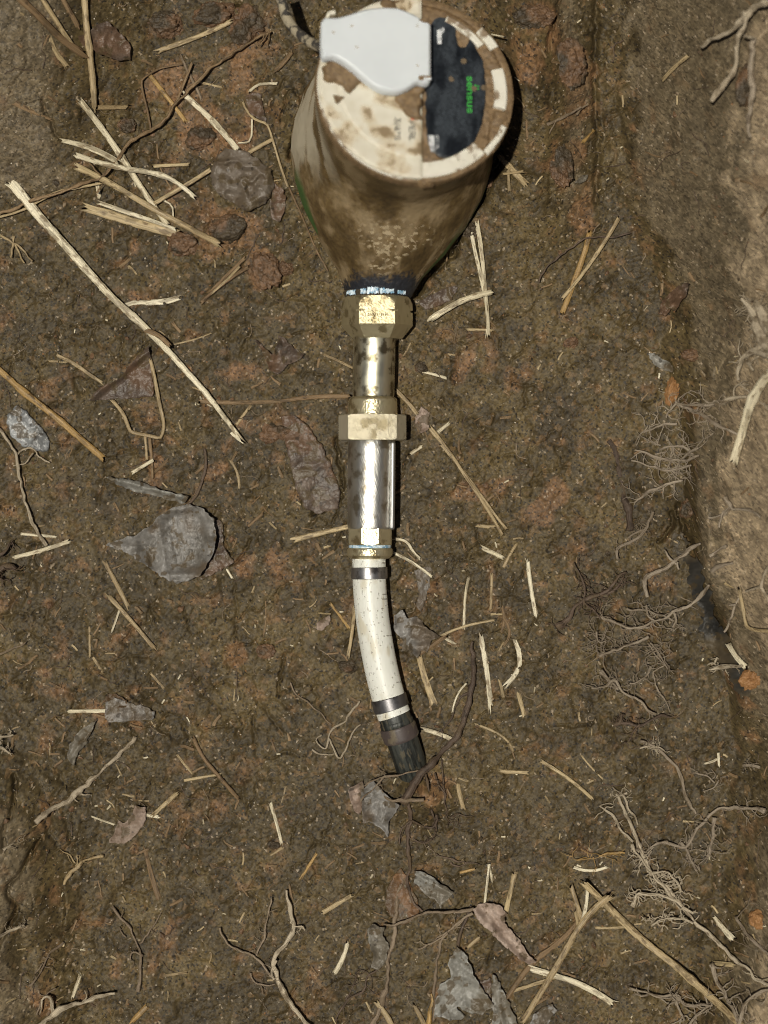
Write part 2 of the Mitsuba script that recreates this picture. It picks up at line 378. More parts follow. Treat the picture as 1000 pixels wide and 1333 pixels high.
def macro(x, y):
    P = lambda f, s=0: meshkit.fbm(np.stack([x * f, y * f, np.full_like(x, 0.37 + s)], -1), 2, s) - 0.5
    v = 666.5 - y / S
    u = x / S + 500
    wob = 0.012 * P(28, 3) + 0.006 * P(80, 5)
    d = x - (np.interp(v, xb_v, xb_u) - 500) * S + wob
    slope = np.interp(v, [-80, 300, 500, 900, 1000, 1400], [1.5, 1.5, 2.1, 2.0, 1.5, 1.4])
    dd = np.maximum(d, 0)
    z = slope * (np.sqrt(dd ** 2 + 0.02 ** 2) - 0.02) + np.interp(v, st_v, st_h) * sst(-0.002, 0.006, d)
    z = 0.36 * np.tanh(z / 0.36)
    # pit sides outside the frame
    out = np.maximum.reduce([(-x - 0.262) * 1.1 + 0.02 * P(20, 8), (y - 0.42) * 1.2, (-y - 0.40) * 1.2, np.full_like(x, 0)])
    z = np.maximum(z, 0.36 * np.tanh(out / 0.36))
    z = z + 0.052 * sst(230, 0, u) * sst(330, 0, v)                     # the floor climbs into the upper left corner
    z = z + 0.034 * sst(125, -30, u + 12 * P(40, 2) * 4) * sst(900, 1150, v)     # and at the foot of the left side
    z = z + bump_at(x, y, 345, 230, 75, 130, 0.016) + bump_at(x, y, 690, 130, 60, 150, 0.042) + bump_at(x, y, 600, 320, 40, 60, 0.008)
    z = z + bump_at(x, y, 548, 1036, 30, 22, 0.008) + bump_at(x, y, 500, 1060, 40, 30, 0.004)
    return z + 0.010 * P(13, 1) + 0.0045 * P(34, 4)


def axis(lo, hi, step, far):
    a = np.arange(lo, hi + step / 2, step)
    g = step * np.cumsum(1.16 ** np.arange(1, 80))
    g = g[g < far]
    return np.r_[lo - g[::-1], a, hi + g]


DX = 0.00078
gx, gy = axis(-0.252, 0.252, DX, 30), axis(-0.338, 0.338, DX, 30)
X, Y = np.meshgrid(gx, gy)
Z = macro(X, Y)
inside = (np.abs(X) < 0.27) & (np.abs(Y) < 0.36)
xi, yi = X[inside], Y[inside]


def clumps(x, y, spacing, amp, seed, lo=0.25):
    r = np.random.default_rng(seed)
    n = int(0.62 * 0.80 / spacing ** 2)
    c = np.stack([r.uniform(-0.31, 0.31, n), r.uniform(-0.40, 0.40, n)], 1)
    w = r.uniform(lo, 1, n)
    d, k = cKDTree(c).query(np.stack([x, y], -1), k=2)
    rad = spacing * (0.45 + 0.45 * w[k])
    return amp * (w[k] * np.sqrt(np.maximum(0, 1 - (d / rad) ** 2))).max(-1)


wx = xi + 0.0011 * (meshkit.noise(np.stack([xi * 420, yi * 420, xi * 0], -1)) - 0.5)
wy = yi + 0.0011 * (meshkit.noise(np.stack([xi * 420, yi * 420, xi * 0 + 5], -1)) - 0.5)
rough = 0.35 + 0.9 * meshkit.fbm(np.stack([xi * 22, yi * 22, xi * 0 + 2], -1), 2, 9)
det = clumps(wx, wy, 0.0115, 0.0020, 1, 0.05) * rough + clumps(wx, wy, 0.0052, 0.0010, 2) * rough + clumps(wx, wy, 0.0026, 0.0010, 3)
det += 0.0015 * (meshkit.fbm(np.stack([xi * 120, yi * 120, xi * 0], -1), 3, 4) - 0.5)


def line_dist(x, y, pts, wob=0.0):
    p = W(*np.array(pts, float).T)
    q = resample(p, 0.0005)
    if wob:
        r = np.random.default_rng(int(abs(pts[0][0] * 7 + pts[0][1])))
        q = q + wob * (gaussian_filter(r.standard_normal(q.shape), (3, 0)) * 3)
    return cKDTree(q).query(np.stack([x, y], -1), distance_upper_bound=0.02)[0]


CRACKS = [([(779, -12), (775, 60), (774, 130), (778, 200), (776, 262)], 0.0020, 0.006), ([(650, 205), (640, 232), (622, 262), (604, 284), (597, 310), (589, 332), (573, 347), (556, 362), (541, 384)], 0.0016, 0.013),
          ([(640, 232), (636, 250), (624, 262)], 0.0008, 0.006),
          ([(21, 1008), (22, 1042), (11, 1083), (14, 1098)], 0.0011, 0.007), ([(53, 1092), (42, 1112), (28, 1134), (18, 1152), (28, 1175), (18, 1198), (0, 1234)], 0.0012, 0.008),
          ([(437, 568), (443, 600), (446, 648), (428, 660), (405, 672)], 0.0008, 0.005), ([(290, 684), (291, 702), (300, 722)], 0.0007, 0.004), ([(300, 735), (320, 716), (326, 702)], 0.0006, 0.004),
          ([(362, 905), (370, 850)], 0.0006, 0.004), ([(860, 705), (872, 690), (876, 668)], 0.0012, 0.008), ([(60, 140), (84, 190)], 0.0007, 0.004), ([(310, 8), (326, 28), (322, 52)], 0.0014, 0.009),
          ([(880, 660), (896, 700), (905, 730)], 0.0016, 0.01), ([(708, 76), (718, 40), (728, 2)], 0.0011, 0.006), ([(405, 210), (380, 118), (366, 158)], 0.0006, 0.003), ([(378, 205), (390, 158), (402, 118)], 0.0011, 0.010)]
for pts, wd, dp in CRACKS:
    dd = line_dist(xi, yi, pts, 0.0006)
    det -= dp * np.exp(-(dd / wd) ** 2)
r_ = np.random.default_rng(44)                                    # drying cracks, a broken net
cc = np.stack([r_.uniform(-0.30, 0.30, 1500), r_.uniform(-0.39, 0.39, 1500)], 1)
cwx = xi + 0.010 * (meshkit.fbm(np.stack([xi * 130, yi * 130, xi * 0 + 9], -1), 3, 2) - 0.5)
cwy = yi + 0.010 * (meshkit.fbm(np.stack([xi * 130, yi * 130, xi * 0 + 19], -1), 3, 2) - 0.5)
d2_ = cKDTree(cc).query(np.stack([cwx, cwy], -1), k=2)[0]
det -= 0.0019 * np.exp(-((d2_[:, 1] - d2_[:, 0]) / 0.0009) ** 2) * sst(0.50, 0.60, meshkit.fbm(np.stack([xi * 45, yi * 45, xi * 0 + 6], -1), 2, 12))
Zi = Z[inside] + det
Z[inside] = Zi
edge = sst(0.40, 0.30, np.maximum(np.abs(X), np.abs(Y)))
nx, ny = len(gx), len(gy)
ii, jj = np.meshgrid(np.arange(ny - 1), np.arange(nx - 1), indexing='ij')
q = np.stack([ii * nx + jj, ii * nx + jj + 1, (ii + 1) * nx + jj + 1, (ii + 1) * nx + jj], -1).reshape(-1, 4)
ground = (np.stack([X, Y, Z], -1).reshape(-1, 3), np.vstack([q[:, [0, 1, 2]], q[:, [0, 2, 3]]]))
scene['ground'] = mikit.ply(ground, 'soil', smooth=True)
labels['ground'] = {'label': 'dark brown crumbly soil of the pit floor and its bank', 'category': 'ground', 'kind': 'structure'}

# a regular patch for looking heights up
ux, uy = np.arange(-0.252, 0.2525, DX), np.arange(-0.338, 0.3385, DX)
ix0, iy0 = np.searchsorted(gx, -0.252 - 1e-9), np.searchsorted(gy, -0.338 - 1e-9)
ZF = Z[iy0:iy0 + len(uy), ix0:ix0 + len(ux)]
ZS = gaussian_filter(ZF, 3.0)


def zat(x, y, field=None):
    f = ZS if field is None else field
    return map_coordinates(f, [(np.asarray(y) + 0.338) / DX, (np.asarray(x) + 0.252) / DX], order=1, mode='nearest')


def on_ground(u, v):
    """the point of the ground that stands behind a pixel of the photograph"""
    u, v = np.asarray(u, float), np.asarray(v, float)
    z = np.zeros_like(u)
    for _ in range(14):
        p = W(u, v, 0.0) * ((HC - z) / HC)[..., None]
        z = 0.4 * z + 0.6 * zat(p[..., 0], p[..., 1])
    p = W(u, v, 0.0) * ((HC - z) / HC)[..., None]
    return np.stack([p[..., 0], p[..., 1], z], -1)


# ------------------------------------------------------------------ the water meter
meter = thing('water_meter', 'mud-smeared water meter with round head, white flip lid and dark dial', 'water meter')
B = np.array([BX, BY, 0.018])
NR = np.array([0.15, 0.28, 1.0]); NR /= np.linalg.norm(NR)
C = np.array([*W(541, 115, 0.105), 0.105])
UX = np.array([1.0, 0, 0]); UX -= NR * (UX @ NR); UX /= np.linalg.norm(UX)
UY = np.cross(NR, UX)
RR = 0.0588
EYE = np.array([0, 0, HC])


def on_head(u, v, h=0.0):
    """local (a, b) on the plane of the meter's head, h above its ring"""
    p = np.stack([*np.moveaxis(W(u, v), -1, 0), np.zeros_like(np.asarray(u, float))], -1)
    d = p - EYE
    o = C + NR * h
    t = ((o - EYE) @ NR) / (d @ NR)
    x = EYE + d * t[..., None] - o
    return np.stack([x @ UX, x @ UY], -1)


def head(a, b, h):
    a, b, h = np.broadcast_arrays(np.asarray(a, float), b, h)
    return C + a[..., None] * UX + b[..., None] * UY + h[..., None] * NR


N0, N1 = np.array([*W(492, 384, 0.018), 0.018]), B
AX = (N1 - N0) / np.linalg.norm(N1 - N0)
PT = np.array([-0.11, -0.0935, -0.0925, -0.0885, -0.080, -0.063, -0.046, -0.027, -0.010, 0, 0.010, 0.027, 0.046, 0.063, 0.080, 0.09])
PR = np.array([0.0, 0.0, 0.0205, 0.0222, 0.0262, 0.0394, 0.0498, 0.0582, 0.0622, 0.0628, 0.0622, 0.0582, 0.0498, 0.0394, 0.0262, 0.0])


def body_sdf(p):
    r = p - B
    t = r @ AX
    d1 = (np.linalg.norm(r - t[:, None] * AX, axis=1) - np.interp(t, PT, PR)) * 0.8
    q = p - C
    h = q @ NR
    rad = np.linalg.norm(q - h[:, None] * NR, axis=1)
    d2 = np.maximum(rad - np.interp(-h, [0.0, 0.006, 0.03, 0.09], [RR - 0.001, RR, RR - 0.003, RR - 0.012]), np.maximum(h + 0.0035, -h - 0.085))
    k = 0.011
    e = np.clip(0.5 + 0.5 * (d2 - d1) / k, 0, 1)
    return d2 * (1 - e) + d1 * e - k * e * (1 - e)


ico = trimesh.creation.icosphere(subdivisions=6)
dirs = np.array(ico.vertices)
O = B + 0.35 * (C - B)
lo, hi = np.full(len(dirs), 0.001), np.full(len(dirs), 0.14)
for _ in range(34):
    mid = (lo + hi) / 2
    inn = body_sdf(O + dirs * mid[:, None]) < 0
    lo, hi = np.where(inn, mid, lo), np.where(inn, hi, mid)
bv = O + dirs * lo[:, None]
bv += dirs * (0.0011 * (meshkit.fbm(bv * 120, 3, 5) - 0.5))[:, None]
part(meter, 'barrel', (bv, np.array(ico.faces)), 'meter_body', 'barrel caked with brown mud, green plastic showing low on its flanks', smooth=50)


def lathe_head(profile, a0=0, a1=2 * np.pi, n=128, wob=0.0, seed=0):
    """profile: (radius, height) pairs turned about the axis of the head"""
    pr = np.array(profile)
    full = a1 - a0 > 6.28
    ang = np.linspace(a0, a1, n, endpoint=not full)
    rr = np.broadcast_to(pr[:, 0][None], (n, len(pr))).copy()
    hh = np.broadcast_to(pr[:, 1][None], (n, len(pr))).copy()
    if wob:
        nz = meshkit.fbm(np.stack([np.cos(ang)[:, None] * pr[:, 0] * 220, np.sin(ang)[:, None] * pr[:, 0] * 220, hh * 220 + seed], -1), 3, seed) - 0.5
        hh += wob * nz
        rr += wob * nz * 0.6
    v = head(rr * np.cos(ang)[:, None], rr * np.sin(ang)[:, None], hh)
    m = len(pr)
    i, j = np.meshgrid(np.arange(n if full else n - 1), np.arange(m - 1), indexing='ij')
    i2 = (i + 1) % n
    qq = np.stack([i * m + j, i2 * m + j, i2 * m + j + 1, i * m + j + 1], -1).reshape(-1, 4)
    f = np.vstack([qq[:, [0, 1, 2]], qq[:, [0, 2, 3]]])
    v = v.reshape(-1, 3)
    if not full:                                                    # close both ends
        for base, rev in ((0, 0), ((n - 1) * m, 1)):
            fan = np.array([[base, base + k, base + k + 1] for k in range(1, m - 1)])
            f = np.vstack([f, fan[:, ::-1] if rev else fan])
    return v, f


part(meter, 'shoulder', lathe_head([(RR - 0.001, -0.012), (RR + 0.0006, -0.004), (RR, -0.001), (RR - 0.0022, 0.0002), (RR - 0.0045, 0.0), (RR - 0.005, -0.004)], wob=0.0006), 'mud', smooth=40)
A = math.radians
# stretches of the white rim that are free of mud (angles anticlockwise from the right)
for a0, a1, w0, w1 in ((-97, -44, 0.0118, 0.0022), (-11, 17, 0.0115, 0.004), (31, 46, 0.0062, 0.0008), (37, 68, 0.0118, 0.0075), (-43, -22, 0.0042, 0.0004), (140, 262, 0.011, 0.0005)):
    part(meter, 'rim', lathe_head([(RR - w0, -0.004), (RR - w0, 0.0008), (RR - w0 + 0.0006, 0.0014), (RR - w1 - 0.0008, 0.0014), (RR - w1, 0.0006), (RR - w1, -0.004)], A(a0), A(a1), 40, wob=0.0003), 'rim_plastic', smooth=35)


def patch_on_head(outline_px, h, thick, mat, name, label=None, wob=0.0, bevel=0.0008, seed=0, step=0.0011, smooth=40, local=None, jag=0.0):
    """a plate on the head: its outline in pixels, its real thickness, a rounded upper edge, optionally an uneven top"""
    pl = local if local is not None else on_head(*np.array(outline_px, float).T, h)
    poly = Polygon(pl).buffer(0)
    ring = np.array(poly.exterior.coords)[:-1]
    n = max(24, int(poly.exterior.length / step))
    b = np.array([poly.exterior.interpolate(k / n, normalized=True).coords[0] for k in range(n)])
    if jag:
        jr = np.random.default_rng(seed + 5)
        b = b + gaussian_filter(jr.standard_normal((n, 2)), (1.3, 0), mode='wrap') * jag
        poly = Polygon(b).buffer(0)
        poly = poly if poly.geom_type == 'Polygon' else max(poly.geoms, key=lambda q: q.area)
        b = np.array([poly.exterior.interpolate(k / n, normalized=True).coords[0] for k in range(n)])
    inner = poly.buffer(-step * 0.8)
    x0, y0, x1, y1 = poly.bounds
    g = np.stack(np.meshgrid(np.arange(x0, x1, step), np.arange(y0, y1, step)), -1).reshape(-1, 2)
    g = g[shapely.contains_xy(inner, g[:, 0], g[:, 1])]
    pts = np.vstack([b, g])
    tri = Delaunay(pts).simplices
    cen = pts[tri].mean(1)
    tri = tri[shapely.contains_xy(poly.buffer(1e-6), cen[:, 0], cen[:, 1])]
    e = pts[tri]
    s = (e[:, 1, 0] - e[:, 0, 0]) * (e[:, 2, 1] - e[:, 0, 1]) - (e[:, 1, 1] - e[:, 0, 1]) * (e[:, 2, 0] - e[:, 0, 0])
    tri[s < 0] = tri[s < 0][:, ::-1]
    dist = shapely.distance(poly.exterior, shapely.points(pts))
    k = np.clip(dist / max(bevel, 1e-6), 0, 1)
    top = h - bevel * (1 - np.sqrt(1 - (1 - k) ** 2))
    if wob:
        top = top + wob * (meshkit.fbm(np.stack([pts[:, 0] * 190, pts[:, 1] * 190, pts[:, 0] * 0 + seed], -1), 4, seed) - 0.5) * np.minimum(1, dist / 0.002 + 0.3)
    V = [head(pts[:, 0], pts[:, 1], top), head(b[:, 0], b[:, 1], np.full(n, h - thick))]
    j = np.arange(n)
    off = len(pts)
    ccw = Polygon(b).exterior.is_ccw
    sq = np.stack([j, off + j, off + (j + 1) % n, (j + 1) % n], -1)
    if not ccw:
        sq = sq[:, ::-1]
    f = np.vstack([tri, sq[:, [0, 1, 2]], sq[:, [0, 2, 3]]])
    return part(meter, name, (np.vstack(V), f), mat, label, smooth=smooth)


# mud that fills the window side, the dark dial in it
aa = np.radians(np.linspace(0, 360, 90))
patch_on_head(None, -0.0012, 0.004, 'mud', 'mud_fill', 'dried brown mud around the dial', wob=0.0028, seed=3, local=np.stack([(RR - 0.004) * np.cos(aa), (RR - 0.004) * np.sin(aa)], 1))
DIAL = [(562, 30), (566, 24), (574, 21), (584, 23), (591, 29), (594, 36), (595, 58), (598, 61), (606, 61), (609, 55), (612, 49), (618, 57), (624, 68), (629, 80), (631, 94), (632, 120), (631, 146), (627, 164), (620, 180), (611, 192), (598, 201), (585, 206), (573, 203), (563, 197), (557, 180), (555, 150), (555, 112)]
patch_on_head(DIAL, 0.0008, 0.003, 'dial_glass', 'dial', 'dark dusty dial glass', bevel=0.0005, smooth=30, jag=0.0006)


def lettering(text, u, v, height_px, h, mat, name, length_px=None, bold=True, spin=-90):
    """flat print on the head, reading down the picture, from pixel (u, v)"""
    m = meshkit.text_mesh(text, 1.0, 0.02, bold)
    x0, x1 = m.vertices[:, 0].min(), m.vertices[:, 0].max()
    kh = height_px * S * 0.94
    kl = kh if length_px is None else length_px * S * 0.94 / (x1 - x0)
    p = np.array(m.vertices)
    o = on_head(np.array([u]), np.array([v]), h)[0]
    along, upw = (p[:, 0] - x0) * kl, p[:, 1] * kh
    vv = head(o[0] + upw, o[1] - along, h + p[:, 2] / 0.02 * 0.00012)
    part(meter, name, (vv, np.array(m.faces)), mat)


lettering('sensus', 608, 99, 8.4, 0.00085, 'print_green', 'lettering', 52)
for u, v, s in ((619, 111, 1.4), (622.5, 112.5, 1.2), (622.5, 116, 1.2)):
    o = on_head(np.array([u]), np.array([v]), 0.00085)[0]
    a8 = np.linspace(0, 2 * np.pi, 12, endpoint=False)
    disc = np.vstack([head(o[0] + s * S * np.cos(a8), o[1] + s * S * np.sin(a8), np.full(12, 0.001)), head([o[0]], [o[1]], [0.001])])
    part(meter, 'logo_dot', (disc, np.array([[12, k, (k + 1) % 12] for k in range(12)])), 'print_green')
patch_on_head([(557.5, 176), (565.5, 176), (566, 198), (561, 197), (558.5, 187)], 0.00105, 0.0002, 'print_white', 'printed_panel', bevel=0.0001)
lettering('iPERL', 567, 176, 4.2, 0.00085, 'print_white', 'lettering', 21, bold=False)
patch_on_head([(569, 39), (578, 35), (579, 41), (575, 44), (575, 57), (570, 57), (569, 50)], 0.00105, 0.0002, 'print_white', 'printed_panel', bevel=0.0001)

# half-round cover plate with a raised inner step, a straight right edge
la = np.radians(np.linspace(100, 262, 70))
ex = on_head(np.array([549.5]), np.array([180.0]), 0.002)[0][0]
pl = np.stack([(RR - 0.0012) * np.cos(la), (RR - 0.0012) * np.sin(la)], 1)
pl = np.array(Polygon(np.vstack([pl, [[0.03, -0.07], [0.03, 0.07]]])).intersection(shapely.box(-0.09, -0.09, ex, 0.09)).exterior.coords)[:-1]
circ = Point(0, 0).buffer(RR - 0.0012, 64)
pl1 = circ.intersection(shapely.box(-0.09, -0.09, ex, 0.09))
patch_on_head(None, 0.0032, 0.006, 'cream_plastic', 'cover_plate', 'scuffed cream half-round cover plate', bevel=0.0009, wob=0.0003, seed=8, local=np.array(pl1.exterior.coords)[:-1])
pl2 = Point(0, 0).buffer(RR - 0.0125, 64).intersection(shapely.box(-0.09, -0.09, ex - 0.0006, 0.09))
patch_on_head(None, 0.0046, 0.002, 'cream_plastic', 'cover_step', bevel=0.0010, wob=0.0003, seed=9, local=np.array(pl2.exterior.coords)[:-1])
lettering('PERL', 532.5, 158, 8.6, 0.00475, 'print_dark', 'lettering', 27)
lettering('i', 535, 153.5, 5.0, 0.00475, 'print_red', 'lettering', 3)
lettering('3/4"S', 513.5, 153, 8.0, 0.00475, 'print_dark', 'lettering', 31)
# mud packed against the lid
for k, o in enumerate(([(421, 70), (440, 72), (462, 84), (474, 100), (466, 118), (457, 124), (446, 112), (434, 106), (424, 98)], [(516, 120), (536, 112), (549, 106), (549, 152), (540, 156), (526, 146), (514, 134)], [(500, -6), (521, -6), (520, 12), (512, 18), (500, 20)], [(436, 122), (446, 120), (447, 130), (438, 134)],
                       [(545, 232), (556, 228), (562, 240), (552, 244)], [(640, 150), (656, 144), (664, 150), (655, 176), (640, 196), (634, 186), (640, 170)])):
    patch_on_head(o, (0.0066, 0.0064, 0.006, 0.0054, 0.0022, 0.0016)[k], 0.006, 'mud', 'mud_clump', wob=0.0026, bevel=0.0024, seed=20 + k, jag=0.0022)

# the flip lid
LID = [(419, 28), (423, 21.5), (440, 21), (452, 18), (466, 13.5), (482, 9.5), (500, 8), (515, 8.5), (528, 12), (541, 18), (552, 24), (560, 27), (562, 33), (562, 66), (562, 100), (559, 107), (552, 108), (545, 106), (538, 110), (528, 116), (514, 119), (500, 117.5), (486, 111), (472, 100), (458, 88), (444, 78), (432, 73.5), (422, 75), (418.5, 68), (418, 48)]
lid_px = resample(np.array(LID + LID[:1], float), 1.5)[:-1]
zl = 0.0135
loc = on_head(lid_px[:, 0], lid_px[:, 1], zl)
lid = patch_on_head(None, zl, 0.0062, 'lid_plastic', 'lid', 'white plastic flip lid', bevel=0.0021, step=0.0009, local=loc, smooth=60)
base = np.array(Polygon(loc).buffer(-0.0012).exterior.coords)[:-1]
patch_on_head(None, zl - 0.0058, 0.0058, 'lid_plastic', 'lid_base', bevel=0.0006, local=base, smooth=40)
for o in ([(545, 98), (561, 98), (561, 104), (545, 104)], [(546, 24), (561, 28), (561, 31), (546, 27.5)]):
    patch_on_head(o, zl + 0.0002, 0.001, 'mud', 'lid_slot', bevel=0.0002)
patch_on_head([(552, 100.3), (561.6, 100.3), (561.6, 103.2), (552, 103.2)], zl + 0.0009, 0.002, 'lid_plastic', 'hinge_pin', bevel=0.0006)
patch_on_head([(418.6, 28), (422.2, 28), (422.4, 64), (418.8, 64)], zl + 0.0006, 0.002, 'lid_plastic', 'hinge_pin', bevel=0.0005)
patch_on_head([(424, 22), (427, 14), (436, 12), (438, 17), (430, 18), (428, 23)], zl - 0.003, 0.004, 'cream_plastic', 'lid_loop', bevel=0.0008)
cp = [(362, -14, .060), (367, 2, .062), (373, 22, .066), (383, 38, .072), (397, 50, .080), (412, 59, .090), (424, 64, .098)]
cp = np.array([[*W(u, v, z), z] for u, v, z in cp])
cm, cu = sweep(resample(cp, 0.002), 0.0031, sides=14, wob=0.02, uid=5)
part(meter, 'cable', cm, 'cable_jacket', 'grey mud-flecked cable curving up to the lid', smooth=True, uv=cu)


# ------------------------------------------------------------------ the fittings below the meter
def turned(profile_px, z, n=64):
    """(x, y, radius) in pixels down the picture -> a turned solid lying along the picture's vertical at height z"""
    pr = np.array(profile_px, float)
    c = W(pr[:, 0], pr[:, 1], z)
    r = pr[:, 2] * S * (HC - z) / HC
    a = np.arange(n) * 2 * np.pi / n
    zz = np.broadcast_to(np.asarray(z, float), (len(pr),))
    v = np.stack([c[:, 0:1] + r[:, None] * np.cos(a), np.repeat(c[:, 1:2], n, 1), zz[:, None] + r[:, None] * np.sin(a)], -1)
    m = len(pr)
    i, j = np.meshgrid(np.arange(m - 1), np.arange(n), indexing='ij')
    qq = np.stack([i * n + j, i * n + (j + 1) % n, (i + 1) * n + (j + 1) % n, (i + 1) * n + j], -1).reshape(-1, 4)
    V = np.vstack([v.reshape(-1, 3), [[c[0, 0], c[0, 1], zz[0]]], [[c[-1, 0], c[-1, 1], zz[-1]]]])
    j = np.arange(n)
    f = np.vstack([qq[:, [0, 1, 2]], qq[:, [0, 2, 3]], np.stack([np.full(n, m * n), (j + 1) % n, j], 1), np.stack([np.full(n, m * n + 1), (m - 1) * n + j, (m - 1) * n + (j + 1) % n], 1)])
    mesh = trimesh.Trimesh(V, f, process=False)
    if mesh.volume < 0:
        f = f[:, ::-1]
    return V, f


def nut(xc, y0, y1, section, profile, z, soft=0.0004, tail=None):
    """a nut: a many-sided bar (section, in pixels, x across and y up) cut by a turned profile of (y, radius)"""
    k = S * (HC - z) / HC
    bar = m3.CrossSection([[(float(a) * k, float(b) * k) for a, b in section]]).offset(-soft, m3.JoinType.Round, 2, 12).offset(soft, m3.JoinType.Round, 2, 24).extrude((y1 - y0) * k)
    pr = [(0.0, 0.0)] + [(r * k, (y - y0) * k) for y, r in profile] + [(0.0, (y1 - y0) * k)]
    turn = m3.CrossSection([pr], m3.FillRule.NonZero).revolve(96)
    s = bar ^ turn
    if tail:                                                        # (from y, to y, scale at the end): a many-sided taper
        ring_ = [[(a_ * k * f, b_ * k * f, (y - y0) * k) for a_, b_ in section] for y, f in ((tail[0], 1.01), (tail[0] + 0.5, 1.01), (tail[1], tail[2]))]
        s = s + m3.Manifold.hull_points(np.array(sum(ring_, []), float))
    s = s.refine_to_length(0.004)
    me = s.to_mesh()
    v = np.array(me.vert_properties[:, :3])
    o = W(xc, y0, z)
    v = np.stack([o[0] + v[:, 0], o[1] - v[:, 2], z + v[:, 1]], -1)
    return v, np.array(me.tri_verts)


ZP = 0.018
fit = thing('meter_coupling', 'brass and chrome coupling with two hex nuts between the meter and white pipe', 'pipe fitting')
part(fit, 'thread', turned([(491.5, 370, 40), (491.5, 378, 42), (491.5, 381, 45), (491, 384, 43), (491, 390, 38)], ZP), 'gap_shade_grease', 'greasy black thread at the meter', smooth=40)
hexa = [(46.5 * math.cos(math.pi / 3 * k), 46.5 * math.sin(math.pi / 3 * k)) for k in range(6)]
sn = part(fit, 'swivel_nut', nut(491, 384, 424, hexa, [(384, 33), (386, 40), (390, 43.5), (396, 46), (404.5, 46.5), (405, 43.2), (407, 43.2), (407.5, 47), (424, 47)], ZP, tail=(423, 441, 0.70)), 'brass_cast', 'large hex nut with grooved corners and stamped mark', smooth=22)
tm = meshkit.text_mesh('IWPBR', 1.0, 0.02)
tv = np.array(tm.vertices)
ot = W(479, 411.2, ZP + 0.0195)
kk = 3.6 * S
ax0, ax1 = tv[:, 0].min(), tv[:, 0].max()
tv = np.stack([ot[0] + (tv[:, 0] - ax0) / (ax1 - ax0) * 26 * S, ot[1] + tv[:, 1] * kk, ZP + 40.27 * S * (HC - ZP) / HC + tv[:, 2] / 0.02 * 0.0002 - 0.0001], -1)
part(sn, 'stamped_mark', (tv, np.array(tm.faces)), 'root_dark')
part(fit, 'tailpiece', turned([(488, 430, 24), (487.8, 436, 27.4), (487.2, 470, 27.4), (486.2, 515, 27), (486, 517.5, 26), (486, 520, 24)], ZP), 'plated_brass', 'worn plated tailpiece', smooth=30)
part(fit, 'union_collar', turned([(486, 516, 26), (486, 519, 30.5), (485.5, 521, 31.5), (485.3, 536, 32.2), (485, 540.5, 33), (485, 543, 30)], ZP), 'brass_machined', smooth=30)
bx = [(44, 14), (44, -14), (31.5, -33), (-31.5, -33), (-44, -14), (-44, 14), (-31.5, 33), (-20, 34.3), (0, 34.9), (20, 34.3), (31.5, 33)][::-1]
part(fit, 'union_nut', nut(485, 540, 573, bx, [(540, 43), (542, 46), (571, 46), (573, 43)], ZP, 0.0003), 'brass_satin', 'broad plain brass nut with many faces', smooth=22)
part(fit, 'sleeve', turned([(484, 571, 29), (484, 575, 30.6), (484, 582, 31), (483, 640, 30.6), (482.4, 684, 30), (482.3, 688, 29.4), (482.3, 690, 26)], ZP), 'chrome', 'polished steel sleeve with a long bright streak', smooth=30)
rb = W(np.array([511.5, 510.5]), np.array([578.0, 686.0]), ZP + 0.006)
rib = m3.Manifold.batch_hull([m3.Manifold.sphere(0.0017, 16).translate((float(x), float(y), zz)) for (x, y) in rb for zz in (ZP - 0.004, ZP + 0.0085)])
me = rib.to_mesh()
part(fit, 'side_rib', (np.array(me.vert_properties[:, :3]), np.array(me.tri_verts)), 'steel_dull', smooth=40)
hx2 = [(30.2 * math.cos(math.pi / 4 * k + math.pi / 8), 30.2 * math.sin(math.pi / 4 * k + math.pi / 8)) for k in range(8)]
part(fit, 'end_nut', nut(482, 687, 709.5, hx2, [(687, 29.5), (689, 31), (707, 30), (709.5, 28)], ZP, 0.0003), 'brass_machined', smooth=22)
part(fit, 'blue_seal', turned([(481.8, 706, 25), (481.8, 709.5, 27.6), (481.8, 713, 27.6), (481.8, 714, 25)], ZP), 'tape_blue', 'thin bluish seal', smooth=40)
part(fit, 'end_ring', turned([(481.6, 712.5, 26), (481.6, 714, 29), (481.5, 717, 30), (481.4, 723, 29.4), (481.3, 726.5, 26), (481.3, 728, 21)], ZP), 'brass_machined', smooth=35)
# thread tape: torn scraps wound on the thread
for k, (a0, a1, y0, y1) in enumerate(((62, 86, 378.5, 384.5), (88, 106, 377, 385), (108, 118, 379, 385), (128, 150, 380.5, 385.5), (38, 55, 378.5, 385))):
    n = 16
    ang = np.radians(np.linspace(a0, a1, n))
    r_ = np.random.default_rng(k)
    c0 = W(491.3, 0, ZP)[0]
    rows = []
    for e, yy in enumerate((y0, (y0 + y1) / 2, y1)):
        jy = yy + r_.uniform(-1.3, 1.3, n) * (e != 1)
        rad = (45.6 + r_.uniform(-0.5, 1.0, n)) * S
        rows.append(np.stack([c0 + rad * np.cos(ang), W(0 * jy + 500, jy, ZP)[:, 1], ZP + rad * np.sin(ang)], -1))
    v = np.concatenate(rows)
    i, j = np.meshgrid(np.arange(2), np.arange(n - 1), indexing='ij')
    qq = np.stack([i * n + j, (i + 1) * n + j, (i + 1) * n + j + 1, i * n + j + 1], -1).reshape(-1, 4)
    cen = np.array([c0, 0, ZP])
    inn = v.copy(); inn[:, [0, 2]] = cen[[0, 2]] + (v[:, [0, 2]] - cen[[0, 2]]) * 0.985
    f = np.vstack([qq[:, [0, 1, 2]], qq[:, [0, 2, 3]]])
    part(fit, 'thread_tape', (np.vstack([v, inn]), np.vstack([f[:, ::-1], f + len(v)])), 'tape_blue', smooth=60)

